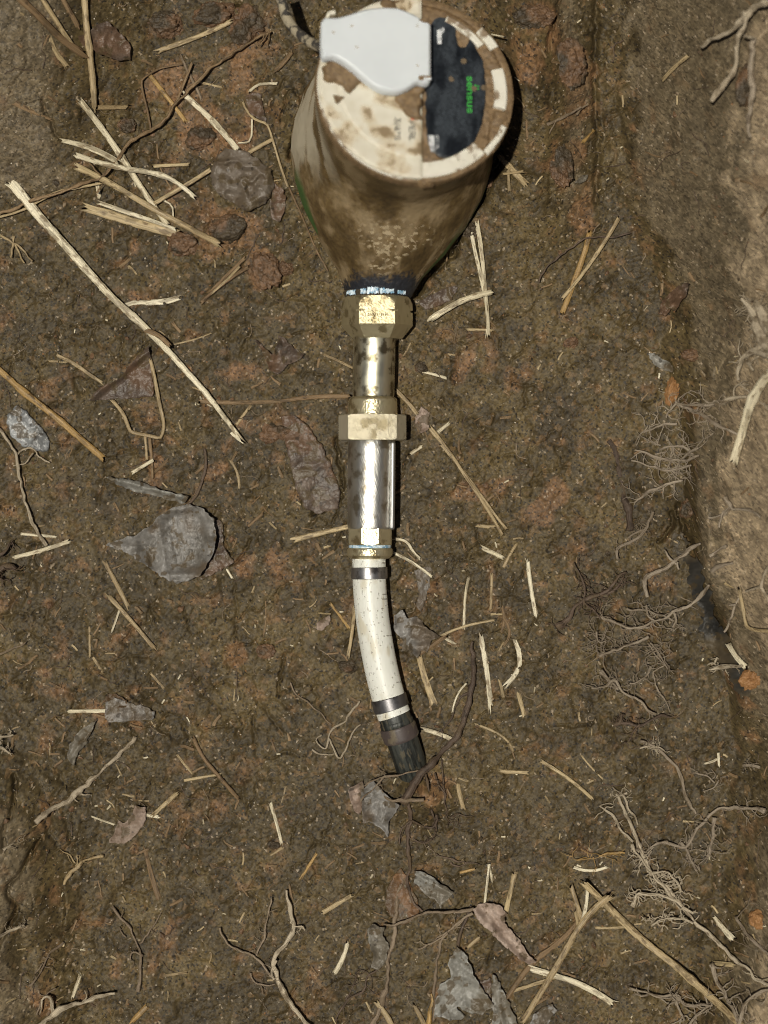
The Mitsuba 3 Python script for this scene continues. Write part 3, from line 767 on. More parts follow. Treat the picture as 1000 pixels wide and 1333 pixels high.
# white pipe
wp = thing('white_pipe', 'curved white plastic pipe with a black crimp ring near each end', 'pipe')
cl = np.array([(480.5, 724, .018), (480.8, 740, .018), (481, 756, .0179), (482.6, 780, .0178), (485.2, 806, .0175), (488.8, 830, .0172), (493.4, 856, .0168), (499, 882, .0163), (505, 905, .0158), (510, 922, .0154), (513.2, 931, .0152)])
cw = np.array([[*W(u, v, z), z] for u, v, z in cl])
cw = resample(cw, 0.0015)
pm, pu = sweep(cw, 21.6 * S, sides=48, uid=2, wob=0.0)
part(wp, 'pipe_wall', pm, 'white_pipe_plastic', smooth=40)


def band(i_from, i_to, grow, mat, name, parent, label=None, path=cw, r0=21.6, sides=48):
    seg = path[i_from:i_to]
    n = len(seg)
    prof = np.full(n, r0 + grow); prof[[0, -1]] = r0 + grow - 0.9
    seg2 = np.vstack([seg[:1], seg, seg[-1:]])
    rr = np.r_[r0 - 1, prof, r0 - 1] * S
    d = seg[1] - seg[0]; e = seg[-1] - seg[-2]
    seg2[0] -= d * 0.05; seg2[-1] += e * 0.05
    m, u_ = sweep(seg2, rr, sides=sides)
    return part(parent, name, m, mat, label, smooth=40)


def near(path, u, v):
    pp = np.array([500 + path[:, 0] / (S * (HC - path[:, 2]) / HC), 666.5 - path[:, 1] / (S * (HC - path[:, 2]) / HC)]).T
    return int(np.argmin(((pp - (u, v)) ** 2).sum(1)))


cwf = resample(cw, 0.0004)
band(near(cwf, 480.7, 738), near(cwf, 480.9, 754), 1.9, 'crimp_steel', 'crimp_ring', wp, 'shiny dark crimp ring at the upper end', cwf)
band(near(cwf, 506, 907), near(cwf, 510.8, 924), 1.7, 'crimp_black', 'crimp_ring', wp, 'dull dark crimp ring at the lower end', cwf)

bp = thing('black_pipe', 'black plastic pipe with collar, running from the white pipe into soil', 'pipe')
bl = np.array([(511.5, 927, .0154), (514, 934, .0152), (518, 946, .0146), (522, 958, .0138), (527, 972, .012), (533, 990, .006), (538, 1008, -.004), (543, 1026, -.018), (547, 1040, -.03)])
bw = resample(np.array([[*W(u, v, z), z] for u, v, z in bl]), 0.0008)
m_, u_ = sweep(bw, 20.6 * S, sides=48)
part(bp, 'pipe_wall', m_, 'black_pipe_plastic', smooth=40)
band(near(bw, 513, 931), near(bw, 515.5, 938), 0.3, 'brass_machined', 'insert', bp, 'thin brass edge of the insert', bw, 19.2)
band(near(bw, 515.5, 938), near(bw, 518, 946), 0.8, 'black_pipe_plastic', 'lip', bp, None, bw, 21.2)
band(near(bw, 517.5, 944.5), near(bw, 524, 963.5), 2.4, 'collar_plastic', 'collar', bp, 'brownish collar', bw, 21.2)

# ------------------------------------------------------------------ straw, roots, twigs
UID = [10]
STRAW_SECTION = np.array([(-1, 0), (-.92, .42), (-.6, .82), (-.2, .98), (.2, .98), (.6, .82), (.92, .42), (1, 0), (.75, -.35), (.3, -.5), (-.3, -.5), (-.75, -.35)])


def lay(pts, r, stiff=True, lift=0.0, step=0.003):
    """pixel points (u, v[, extra height]) laid on the ground"""
    a = np.array([(*q, 0.0) if len(q) == 2 else q for q in pts], float)
    uvp = resample(a, step / S)
    g = on_ground(uvp[:, 0], uvp[:, 1])
    z = g[:, 2]
    if stiff and len(z) > 2:
        t = np.linspace(0, 1, len(z))
        fit_ = np.polyval(np.polyfit(t, z, 1 if len(pts) == 2 else min(2, len(z) - 1)), t)
        z = fit_ + np.quantile(z - fit_, 0.72)
    elif len(z) > 6:
        z = np.maximum(gaussian_filter(z, 2.0), z)
    z = z + r * 0.5 + lift * 0.8 + uvp[:, 2]
    xy = W(uvp[:, 0], uvp[:, 1]) * ((HC - z) / HC)[:, None]
    return np.stack([xy[:, 0], xy[:, 1], z], -1)


def taper(n, w0, w1):
    return np.linspace(w0, w1, n) * S / 2


def stalk_mesh(pts, w, w1=None, stiff=True, lift=0.0, flat=0.62, fray=1.0, nodes=(), splits=0):
    UID[0] += 1
    uid = UID[0]
    r = np.random.default_rng(uid)
    p = lay(pts, w * S / 2 * flat, stiff, lift)
    n = len(p)
    w = 0.9 * w
    ra = taper(n, w, w if w1 is None else 0.9 * w1)
    ra = ra * (1 + 0.06 * gaussian_filter(r.standard_normal(n), 2) * 2)
    for t in nodes:
        ra = ra * (1 + 0.30 * np.exp(-((np.linspace(0, 1, n) - t) * n / 1.1) ** 2))
    t_, side, up = frames(p)
    p = p + side * (gaussian_filter(r.standard_normal(n), 4, mode='nearest') * 0.0016)[:, None] * min(1, n / 20)
    pieces = [sweep(p, ra, ra * flat, section=STRAW_SECTION, wob=0.035, seed=1, fray=fray * w * S * 0.55, uid=uid)]
    for k in range(splits):                                          # torn fibres at the ends
        e = -1 if k % 2 else 0
        d = t_[e] * (1 if e else -1)
        ln = r.uniform(0.8, 2.0) * w * S
        sw, up_ = r.uniform(-0.22, 0.22), r.uniform(0, 0.15)
        o = p[e] - d * ln * 0.6 + side[e] * r.uniform(-0.4, 0.4) * w * S
        q = np.array([o + d * ln * s + side[e] * s * s * sw * ln + np.array([0, 0, 1]) * s * up_ * ln for s in np.linspace(0, 1.25, 6)])
        pieces.append(sweep(q, np.linspace(0.16, 0.05, 6) * w * S, np.linspace(0.06, 0.03, 6) * w * S, sides=6, uid=uid))
    return join(pieces)


def straw(label, pts, w, mat='straw_tan', w1=None, name='straw', cat='straw', group=None, **kw):
    m, uv = stalk_mesh(pts, w, w1, **kw)
    return solo(name, label, cat, m, mat, smooth=True, uv=uv, group=group)


def bit(label, pts, w, mat='straw_tan', **kw):
    return straw(label, pts, w, mat, name='straw_fragment', cat='straw', **kw)


def root_mesh(lines, fine=0, spread=40, fw=1.6, seed=0, lift=0.002, curl=0.5, sides=8, flen=(14, 40)):
    """lines: (points, w0, w1) in pixels; fine: how many rootlets leave them"""
    UID[0] += 1
    uid = UID[0]
    r = np.random.default_rng(seed + uid)
    pieces = []
    for pts, w0, w1 in lines:
        p = lay(pts, w0 * S / 2, stiff=False, lift=lift, step=0.0018)
        n = len(p)
        wob = gaussian_filter(r.standard_normal((n, 3)), (2.4, 0), mode='nearest') * np.array([1, 1, 0.9]) * 0.0019 + gaussian_filter(r.standard_normal((n, 3)), (0.8, 0), mode='nearest') * 0.00055
        p = p + wob
        ra = taper(n, 0.88 * w0, 0.88 * w1) * (1 + 0.42 * gaussian_filter(r.standard_normal(n), 1.3))
        pieces.append(sweep(p, ra, ra * 0.9, sides=sides, wob=0.06, seed=3, uid=uid))
        px = resample(np.array([q[:2] for q in pts], float), 2.0)
        for _ in range(int(round(1.35 * fine / len(lines)))):
            k = r.integers(len(px))
            a = r.uniform(0, 2 * np.pi)
            ln = r.uniform(*flen)
            m_ = 7
            hd = a + np.cumsum(r.standard_normal(m_) * curl)
            q = px[k] + np.cumsum(np.stack([np.cos(hd), np.sin(hd)], 1) * ln / m_, 0)
            q = np.vstack([px[k], q])
            zz = np.cumsum(np.abs(r.standard_normal(len(q))) * 0.0011) * r.choice([0, 0.6, 1.0])
            fw_ = fw * r.uniform(0.55, 1.0)
            pf = lay(np.column_stack([q, zz]), fw * S / 2, stiff=False, lift=lift * 0.5, step=0.0022)
            pieces.append(sweep(pf, taper(len(pf), fw_, fw_ * 0.45), sides=5, wob=0.05, seed=int(r.integers(1e6)), uid=uid))
            if r.random() < 0.55:
                h2 = hd[3] + r.choice([-1, 1]) * r.uniform(0.5, 1.1)
                q2 = q[4] + np.cumsum(np.stack([np.cos(h2 + np.arange(4) * r.uniform(-.3, .3)), np.sin(h2 + np.arange(4) * 0.1)], 1) * ln / 9, 0)
                pf = lay(np.column_stack([np.vstack([q[4], q2]), np.full(5, zz[4])]), fw * S / 3, stiff=False, lift=lift * 0.5, step=0.0022)
                pieces.append(sweep(pf, taper(len(pf), fw_ * 0.75, fw_ * 0.35), sides=5, wob=0.05, seed=int(r.integers(1e6)), uid=uid))
    return join(pieces)


def root(label, lines, mat='root_brown', name='root', cat='root', **kw):
    m, uv = root_mesh(lines, **kw)
    return solo(name, label, cat, m, mat, smooth=True, uv=uv)


# ------------------------------------------------------------------ leaves, clods
ZT = 0.75 * gaussian_filter(maximum_filter(ZF, 5), 3) + 0.25 * gaussian_filter(ZF, 4)     # the level on which a leaf comes to rest


def leaf_mesh(outline, curl=4.0, crumple=2.0, freq=2.3, rib=None, lift=0.5, seed=0, fold=None, step=2.1, thick=0.9, jag=1.4):
    """a dead leaf from its outline on the ground (pixels); curl, crumple and lift in millimetres; rib: (base, tip) of the midrib"""
    UID[0] += 1
    uid = UID[0]
    r = np.random.default_rng(seed + 77)
    o = np.array(outline, float)
    poly = Polygon(o).buffer(0)
    n = max(16, int(poly.length / step))
    b = np.array([poly.exterior.interpolate(k / n, normalized=True).coords[0] for k in range(n)])
    c0 = np.array(poly.centroid.coords[0])
    jag_ = gaussian_filter(r.standard_normal((n, 2)), (1.0, 0), mode='wrap') * jag
    b = b + jag_
    poly = Polygon(b).buffer(0)
    if poly.geom_type != 'Polygon':
        poly = max(poly.geoms, key=lambda q: q.area)
    x0, y0, x1, y1 = poly.bounds
    g = np.stack(np.meshgrid(np.arange(x0, x1, step), np.arange(y0, y1, step)), -1).reshape(-1, 2)
    g = g + r.uniform(-0.3, 0.3, g.shape) * step
    inner = poly.buffer(-step * 0.7)
    g = g[shapely.contains_xy(inner, g[:, 0], g[:, 1])]
    pts = np.vstack([b, g])
    tri = Delaunay(pts).simplices
    cen = pts[tri].mean(1)
    tri = tri[shapely.contains_xy(poly.buffer(0.05), cen[:, 0], cen[:, 1])]
    size = math.sqrt(poly.area)
    dist = shapely.distance(poly.exterior, shapely.points(pts)) / (size * 0.3)
    q = pts / size
    z = lift + curl * (1 - np.clip(dist, 0, 1)) ** 2 * (0.25 + 1.1 * meshkit.noise(np.column_stack([q * 2.2, q[:, :1] * 0 + seed]), seed))
    ridge = 1 - np.abs(2 * meshkit.fbm(np.column_stack([q * freq, q[:, :1] * 0 + seed + 4]), 2, seed) - 1) * 3.0 + 0.25 * (meshkit.fbm(np.column_stack([q * 9, q[:, :1] * 0 + seed]), 2, seed) - 0.5)
    z = z + crumple * np.maximum(ridge, -0.35)
    if rib is not None:
        a, t = np.array(rib[0], float), np.array(rib[1], float)
        d = (t - a) / np.linalg.norm(t - a)
        s_, h_ = (pts - a) @ d, (pts - a) @ np.array([-d[1], d[0]])
        z = z + 0.9 * np.exp(-(h_ / 1.6) ** 2) * 1.4 + 0.016 * size * np.abs(h_) / size * 2
        vein = np.abs(((s_ - 0.8 * np.abs(h_)) / (size * 0.16)) % 1 - 0.5) * 2
        z = z + 0.9 * np.exp(-(((vein) * size * 0.08) / 1.4) ** 2)
    if fold is not None:                                             # one side turned up along a line
        a, t, amt = np.array(fold[0], float), np.array(fold[1], float), fold[2]
        d = (t - a) / np.linalg.norm(t - a)
        h_ = (pts - a) @ np.array([-d[1], d[0]])
        z = z + amt * np.exp(-(h_ / (size * 0.10)) ** 2)
    top = on_ground(pts[:, 0], pts[:, 1])
    top[:, 2] = zat(top[:, 0], top[:, 1], ZT) + z * 0.001 + 0.0002
    top[:, :2] = W(pts[:, 0], pts[:, 1]) * ((HC - top[:, 2]) / HC)[:, None]
    bot = top - [0, 0, thick * 0.001]
    e = top[tri]
    flip = np.cross(e[:, 1] - e[:, 0], e[:, 2] - e[:, 0])[:, 2] < 0
    tri[flip] = tri[flip][:, ::-1]
    N = len(pts)
    ed = np.sort(np.vstack([tri[:, [0, 1]], tri[:, [1, 2]], tri[:, [2, 0]]]), 1)
    de = np.vstack([tri[:, [0, 1]], tri[:, [1, 2]], tri[:, [2, 0]]])
    _, inv, cnt = np.unique(ed, axis=0, return_inverse=True, return_counts=True)
    be = de[cnt[inv.ravel()] == 1]
    f = np.vstack([tri, tri[:, ::-1] + N, np.stack([be[:, 0], be[:, 0] + N, be[:, 1] + N], 1), np.stack([be[:, 0], be[:, 1] + N, be[:, 1]], 1)])
    uv = np.vstack([top[:, :2], top[:, :2]]) + [10.0 * uid + 1, 10.0 * uid + 1]
    return (np.vstack([top, bot]), f), uv


def leaf(label, outline, mat='leaf_grey', petiole=None, pw=(2.5, 2.0), pmat='root_dark', plabel=None, name='dead_leaf', cat='leaf', **kw):
    m, uv = leaf_mesh(outline, **kw)
    if petiole is None:
        return solo(name, label, cat, m, mat, smooth=True, uv=uv)
    key = thing(name, label, cat)
    part(key, 'blade', m, mat, smooth=True, uv=uv)
    pts = petiole if isinstance(petiole[0][0], (tuple, list)) else [petiole]
    UID[0] += 1
    m, uv = join([sweep(lay(q, pw[0] * S / 2, stiff=False, lift=0.0018, step=0.002), taper(len(lay(q, pw[0] * S / 2, stiff=False, lift=0.0018, step=0.002)), *pw), sides=8, wob=0.05, uid=UID[0]) for q in pts])
    part(key, 'stalk', m, pmat, plabel, smooth=True, uv=uv)
    return key


def clod(label, u, v, ru, rv, h=6.0, mat='clay', name='clay_clod', cat='clod', rot=0, seed=0, rough=0.6, sink=0.62, group=None):
    ic = trimesh.creation.icosphere(subdivisions=4)
    p = np.array(ic.vertices)
    n = meshkit.fbm(p * 1.6 + seed * 7.3, 3, seed) - 0.5
    n2 = meshkit.fbm(p * 5 + seed * 3.1, 3, seed + 1) - 0.5
    n3 = meshkit.fbm(p * 14 + seed, 3, seed + 2) - 0.5
    p = p * (1 + rough * 1.4 * n + rough * 0.7 * n2 + 0.28 * n3)[:, None]
    g = on_ground(np.array([u]), np.array([v]))[0]
    a = math.radians(rot)
    q = p * [ru * S, rv * S, h * 0.001]
    q = np.stack([q[:, 0] * math.cos(a) - q[:, 1] * math.sin(a), q[:, 0] * math.sin(a) + q[:, 1] * math.cos(a), q[:, 2]], -1)
    q = q + g + [0, 0, h * 0.001 * (0.5 - sink) + 0.0005]
    return solo(name, label, cat, (q, np.array(ic.faces)), mat, smooth=50, group=group)


# ------------------------------------------------------------------ straw of the upper left
straw('pale flattened stalk standing up the top edge, fourth from the left corner', [(107, -14), (113, 40), (117, 68), (119, 100), (121, 137)], 9, 'straw_tan', lift=.004, nodes=(.5,), splits=2)
straw('long brownish stalk in the top left corner, sloping down right', [(20, -8), (50, 22), (78, 50), (102, 68)], 10, 'straw_brown', lift=.003, fray=2, splits=3)
straw('thin tan stalk from the top edge beside the corner stalk', [(53, -6), (78, 32), (99, 62)], 6.5, 'straw_tan', lift=.004, splits=2)
straw('dull stub of stalk at the top edge above the grey leaf', [(79, -8), (90, 12), (101, 32)], 7, 'straw_brown', lift=.002)
bit('pale frayed scrap hanging under the top left stalks', [(66, 50), (74, 68), (86, 84)], 7, 'straw_tan', flat=.3, splits=4)
bit('tan stalk piece above the vine, alone near the top', [(209, 65), (252, 50), (298, 30)], 7, 'straw_tan', splits=2, lift=.002)
root('long thin brown vine running diagonally across the upper left straw', [([(352, 41), (316, 60), (276, 86), (244, 120), (224, 144), (192, 172), (168, 190), (148, 212), (132, 232), (108, 239), (60, 254), (-4, 280)], 4.2, 4.6), ([(352, 42), (344, 52), (340, 68)], 2, 1.4), ([(350, 44), (351, 60)], 2, 1.3), ([(346, 48), (336, 62)], 2, 1.2), ([(132, 232), (121, 219), (110, 209)], 2.4, 2.4), ([(132, 236), (128, 252)], 4, 5)],
     mat='straw_brown', name='vine', cat='vine', lift=.007)
straw('second thinner strand of dry vine below the long vine at the left edge', [(130, 239), (110, 243), (80, 249), (52, 262), (32, 273), (-4, 285)], 3.6, 'straw_tan', stiff=False, lift=.005, name='vine')
straw('hooked thin brown stem arching beside the vine', [(236, 85), (212, 87), (190, 97), (182, 106), (185, 124), (190, 140), (198, 170)], 3, 'straw_brown', stiff=False, lift=.004, name='dry_grass')
bit('golden tan stalk crossing under the vine at its middle', [(195, 100), (218, 128), (240, 156)], 6, 'straw_gold', lift=.001, splits=2)
bit('short dark stem crossing the vine, upper end free', [(250, 84), (240, 110), (231, 134)], 3.6, 'straw_brown', lift=.007)
bit('dark reddish stem lying behind the crossing stems', [(236, 72), (249, 100), (261, 127)], 4, 'root_brown', lift=.001)
straw('stout straw with bright white upper end, right of the vine', [(242, 126), (275, 156), (310, 190)], 8, 'straw_pale', lift=.003, nodes=(.55,), fray=1.4)
straw('long straw with torn white tip slanting through the straw heap', [(108, 134), (136, 172), (160, 208), (184, 248), (213, 292)], 9, 'straw_pale', w1=8, lift=.003, nodes=(.45,), splits=3)
straw('cream straw bent at its right end, top of the heap', [(101, 207), (160, 218), (212, 227), (254, 253)], 8, 'straw_pale', lift=.009, w1=6, nodes=(.7,), splits=3)
straw('split whitish straw end, upper left of the heap', [(89, 184), (112, 191), (148, 208)], 8, 'straw_pale', lift=.007, flat=.4, splits=4, fray=1.8)
straw('long tan straw with rounded end running lowest right of the heap', [(104, 217), (160, 247), (220, 282), (283, 315)], 9, 'straw_tan', lift=.006, splits=3)
straw('broad greenish straw sheath lying below the heap', [(120, 269), (172, 288), (227, 303)], 13, 'straw_tan', lift=.003, flat=.35, fray=1.5)
straw('narrow strip lying along the broad sheath', [(131, 265), (180, 280), (226, 296)], 6, 'straw_pale', lift=.009, flat=.4)
bit('small level straw stub right of the tall top stalk', [(125, 139), (163, 139)], 6.5, 'straw_tan', lift=.002)
bit('straw pointing from the heap up to the round grey leaf', [(203, 263), (240, 243), (273, 224)], 6, 'straw_tan', lift=.006)
bit('short level straw above the bent cream straw', [(201, 216), (243, 214)], 4.6, 'straw_tan', lift=.004)
bit('small straw touching the round grey leaf at upper right', [(326, 197), (354, 182)], 6, 'straw_tan', lift=.003)
straw('thin pale stem running down beside the meter barrel, left', [(317, 133), (332, 154), (348, 161), (356, 186), (364, 216), (374, 242)], 3.2, 'straw_tan', stiff=False, lift=.003, name='dry_grass', splits=2)
straw('hair-thin brown stem along the left flank of the meter', [(372, 240), (383, 262), (398, 292), (412, 322), (428, 350)], 2.6, 'straw_brown', stiff=False, lift=.002, name='dry_grass')
bit('curled thin peel beside the white-ended straw', [(311, 186), (322, 186), (328, 176), (329, 156)], 2.6, 'straw_pale', stiff=False, lift=.003)
bit('brownish chip alone below the corner stalks', [(21, 134), (40, 144), (62, 154)], 8, 'straw_brown', flat=.3, w1=4)
bit('white curved sliver left of the meter cable', [(326, 118), (340, 109), (360, 108)], 3.6, 'straw_pale', stiff=False, lift=.003)
bit('faint tan straw beside the vine, level', [(258, 106), (288, 113)], 3.2, 'straw_tan')
bit('thin stem hanging below the crossing stems', [(262, 150), (280, 196)], 2.4, 'straw_brown')
bit('thin upright brown stem right of the heap', [(204, 188), (208, 214), (222, 244)], 2.6, 'straw_brown')
bit('loose curled peel at the foot of the heap', [(214, 262), (224, 270), (225, 284)], 2.4, 'straw_pale', stiff=False, lift=.004)
bit('small white tuft under the vine', [(126, 238), (129, 255)], 6, 'straw_pale', flat=.4, splits=4)
bit('chip of tan straw beside the stem at left of the meter', [(360, 90), (372, 78), (378, 70)], 6, 'straw_brown', stiff=False, lift=.003, splits=5)
# ------------------------------------------------------------------ left
straw('very long pale straw with broken top end, slanting across the left side', [(20, 245), (53, 284), (100, 338), (150, 390), (200, 437), (256, 499), (313, 566)], 14, 'straw_pale', w1=6.5, lift=.004, nodes=(.52,), splits=4, fray=1.2)
bit('brown sheath at the joint of the very long straw', [(192, 431), (206, 437), (218, 447)], 7, 'straw_brown', lift=.009)
bit('white papery strip broken in two, larger left half', [(166, 397), (178, 394), (190, 394)], 7, 'straw_pale', flat=.25, fray=1.5)
bit('white papery strip broken in two, right half', [(198, 393), (213, 392), (229, 388)], 8, 'straw_pale', flat=.25, fray=1.5)
straw('upper brown stalk of the small bundle left of the meter', [(262, 392), (290, 362), (316, 335)], 5, 'straw_brown', lift=.002, name='straw')
straw('lower brown stalk of the small bundle left of the meter', [(267, 390), (292, 370), (323, 350)], 5.5, 'straw_brown', lift=.003, name='straw')
straw('middle thin stalk of the small bundle left of the meter', [(276, 382), (296, 364), (312, 348)], 3.6, 'straw_tan', lift=.004, name='straw')
straw('thin tan stem left of the folded brown leaf', [(76, 462), (98, 474), (120, 490), (131, 498)], 5, 'straw_tan', lift=.002, name='dry_grass')
bit('tiny level sliver beside the thin tan stem', [(65, 470), (84, 471)], 3.4, 'straw_tan')
straw('tan stem bent into a hook below the folded brown leaf', [(148, 522), (160, 540), (170, 563), (190, 567), (208, 570), (213, 556), (206, 516), (198, 470)], 5, 'straw_tan', stiff=False, lift=.003, name='dry_grass')
straw('golden brown stalk with dark spots at the left edge', [(-6, 471), (28, 504), (60, 532), (100, 568), (131, 597)], 9, 'straw_gold', lift=.003, nodes=(.3, .62))
straw('level brown stalk reaching to the union nut', [(262, 522), (320, 523), (400, 519), (452, 516)], 6, 'straw_brown', lift=.002, name='straw')
bit('short straw rising from the tip of the very long straw', [(308, 552), (326, 528)], 3.8, 'straw_tan')
bit('upright stub below the hook stem', [(189, 569), (191, 597)], 4.6, 'straw_tan', lift=.001)
bit('longer upright stub below the hook stem', [(197, 572), (200, 621)], 4.6, 'straw_brown', lift=.002)
bit('slanting stub over the curled grey strip', [(173, 614), (198, 599)], 5.5, 'straw_pale', lift=.003)
bit('brown slanting stub right of the upright stubs', [(202, 615), (218, 600)], 4.2, 'straw_brown')
straw('thin forked stem left of the bundle, under the very long straw', [(222, 449), (246, 444), (274, 434)], 2.4, 'straw_tan', name='dry_grass')
root('small forked plant scrap at the left edge', [([(-4, 311), (20, 320), (42, 338)], 3, 2.4), ([(16, 308), (18, 336)], 3, 2), ([(20, 318), (35, 343)], 3, 2.2)], mat='straw_tan', name='plant_scrap', cat='plant scrap', lift=.003)
root('grey curved stem with one branch at the left edge', [([(-4, 556), (20, 592), (22, 620), (28, 640), (41, 678), (62, 710)], 4.5, 4), ([(21, 594), (30, 587), (40, 585), (52, 597), (69, 603)], 3, 2), ([(40, 587), (28, 606), (18, 608)], 2.4, 1.6)], mat='root_pale', name='dry_grass', cat='grass', lift=.004)
straw('flat pale straw at the end of the grey curved stem', [(22, 723), (66, 713), (88, 706)], 6, 'straw_pale', flat=.35, lift=.002, splits=2)
bit('thin white straw just above the flat pale straw', [(29, 694), (71, 699)], 4.4, 'straw_pale')
straw('upper torn straw of the broken pair below the big grey leaf', [(138, 736), (152, 762), (165, 787)], 6, 'straw_tan', fray=2, splits=4)
straw('lower torn straw of the broken pair below the big grey leaf', [(146, 779), (172, 808), (198, 838)], 6, 'straw_tan', fray=2, splits=4, lift=.002)
bit('thin sliver crossing the lower torn straw', [(157, 792), (146, 821)], 3, 'straw_pale', lift=.002)
bit('thin upright straw alone left of the torn pair', [(117, 817), (118, 854)], 3.4, 'straw_tan')
bit('short tan sliver under the thin upright straw', [(122, 857), (133, 875)], 4, 'straw_tan')
bit('level cream straw stuck to the small brown leaf', [(91, 926), (138, 927)], 6, 'straw_pale', lift=.001)
bit('level hair of straw below the torn pair', [(138, 851), (152, 851)], 2.2, 'straw_tan')
straw('flat tan straw pointing at the chrome sleeve from the left', [(386, 701), (416, 694), (452, 685)], 8, 'straw_tan', w1=6, flat=.35, lift=.002, stiff=False)
bit('short sliver far left below the white pipe level', [(197, 877), (213, 895)], 3.8, 'straw_tan')
root('thin pale rootlet reaching the white pipe from below left', [([(377, 894), (400, 916), (432, 945)], 2, 1.6)], mat='root_brown', name='rootlet')
root('curled pale rootlets left of the black pipe', [([(470, 912), (452, 938), (432, 952), (420, 975), (412, 966), (420, 958)], 3.2, 2.0), ([(470, 944), (455, 962), (442, 985), (434, 976), (428, 960)], 3, 1.8), ([(412, 978), (425, 985), (440, 984)], 2, 1.6)], mat='root_pale', lift=.003, name='rootlet')
bit('thin upright hair of straw left of the white pipe', [(346, 783), (347, 808), (343, 834)], 2, 'straw_brown')
bit('tan stem leaning on the white pipe, left', [(462, 793), (458, 826), (453, 853)], 5, 'straw_tan', lift=.004)
bit('greenish sliver left of the white pipe', [(431, 787), (441, 800), (453, 817)], 4, 'straw_gold')
bit('small brown chip right of the big grey leaf', [(324, 683), (339, 670)], 4.4, 'straw_brown')
bit('pale sliver in bent tan shape near the grey slate flake', [(302, 752), (296, 742)], 3, 'straw_pale')
bit('thin brown stem sloping above the flat clod, left of union nut', [(300, 600), (309, 616), (312, 634)], 4, 'straw_tan', splits=3)
# ------------------------------------------------------------------ lower left
root('pale gnarled root with straw-like upper end, lower left', [([(178, 959), (158, 978), (138, 998)], 5.5, 5), ([(138, 998), (113, 1019), (92, 1040), (70, 1054), (46, 1073)], 5.5, 8), ([(113, 1019), (122, 1010), (128, 1012)], 3, 1.6), ([(100, 1034), (120, 1034)], 2.6, 1.4), ([(90, 1040), (98, 1046)], 3, 2)], mat='root_pale', lift=.004)
straw('brown stalk sloping right above the pinkish leaf', [(251, 964), (262, 984), (284, 1010), (309, 1038)], 5.5, 'straw_brown', lift=.002, name='straw')
straw('two-branched thin straw left of the brown stalk', [(231, 983), (240, 995), (250, 1007)], 3.4, 'straw_tan', name='dry_grass')
bit('level straw crossing towards the brown stalk', [(241, 1015), (262, 1012), (286, 1009)], 4, 'straw_tan')
bit('tan straw rising from the pinkish leaf', [(200, 1061), (214, 1048), (229, 1034)], 6, 'straw_tan', lift=.002)
bit('stub beside the pinkish leaf', [(191, 1061), (205, 1063)], 5, 'straw_pale')
bit('hair of straw left of the pinkish leaf', [(120, 1063), (148, 1073)], 2.6, 'straw_pale')
root('tan forked stem near the left edge below the pinkish leaf', [([(83, 1154), (92, 1138), (99, 1130), (116, 1120), (137, 1111)], 5, 4), ([(99, 1130), (98, 1112)], 3.5, 2.5), ([(98, 1124), (88, 1113), (77, 1104)], 2, 1.4)], mat='straw_tan', name='dry_grass', cat='grass', fine=4, flen=(8, 16))
straw('brown rotted straw upright, left of centre low', [(189, 1107), (196, 1136), (206, 1167)], 7, 'straw_brown', w1=8, flat=.3)
straw('white frayed straw bent at its foot', [(354, 1047), (361, 1072), (367, 1096)], 4.6, 'straw_pale', splits=3)
bit('small sliver at the foot of the white frayed straw', [(367, 1104), (354, 1113)], 3.4, 'straw_tan')
bit('thin hair straw above the white frayed straw', [(372, 1025), (367, 1044)], 2.2, 'straw_tan')
root('dark thin forked root, lower left', [([(150, 1185), (168, 1212), (177, 1230), (184, 1246), (184, 1291)], 3.6, 4), ([(184, 1244), (175, 1238), (171, 1250)], 3, 2), ([(183, 1228), (198, 1208), (213, 1190)], 2.4, 1.8), ([(152, 1205), (164, 1220)], 2.5, 2)], mat='root_brown', lift=.003, fine=4, flen=(6, 14))
root('thick gnarled root standing near the bottom, left of centre', [([(373, 1162), (378, 1180), (382, 1200), (380, 1216), (374, 1232), (362, 1242), (359, 1252), (363, 1274), (372, 1297), (386, 1316), (402, 1336)], 5, 8.5), ([(361, 1254), (352, 1268), (352, 1278)], 5, 3), ([(382, 1205), (392, 1206), (394, 1212)], 4, 2)], mat='root_pale', lift=.006, fine=5, flen=(6, 16))
root('thin branching root left of the thick gnarled root', [([(290, 1206), (294, 1226), (312, 1236), (329, 1244), (340, 1258), (358, 1279)], 2.4, 3.6), ([(331, 1244), (342, 1218), (354, 1170)], 3, 2), ([(326, 1262), (340, 1282), (358, 1284)], 2.4, 2)], mat='root_brown', lift=.004, fine=5, flen=(8, 18))
root('grey branched driftwood-like root in the bottom left corner', [([(46, 1337), (66, 1322), (83, 1313), (108, 1305), (128, 1297), (146, 1289)], 11, 3.5), ([(74, 1317), (60, 1300), (52, 1318)], 4, 3), ([(100, 1306), (112, 1300), (108, 1292)], 3, 1.5)], mat='root_pale', lift=.006)
root('small twiggy root above the bottom left corner', [([(42, 1284), (54, 1262), (64, 1244), (85, 1228)], 3, 2.4), ([(58, 1256), (46, 1268)], 2.4, 1.6), ([(50, 1322), (56, 1302), (72, 1286)], 3.4, 2.4)], mat='root_brown', lift=.004, fine=7, flen=(8, 20))
bit('pale stub beside the corner root', [(95, 1296), (103, 1272)], 5.5, 'straw_pale', splits=2)
bit('tan straw sliver left of the bottom centre', [(421, 1187), (438, 1177), (456, 1167)], 6, 'straw_tan', lift=.001)
bit('pale pointed sliver near the curled grey leaf', [(451, 1230), (446, 1246), (436, 1264)], 6, 'straw_pale', w1=8, splits=2)
bit('small level sliver between the two lower roots', [(216, 1270), (242, 1266)], 4, 'straw_tan')
bit('orange tan stub at the bottom edge, left', [(174, 1328), (190, 1311)], 7, 'straw_gold')
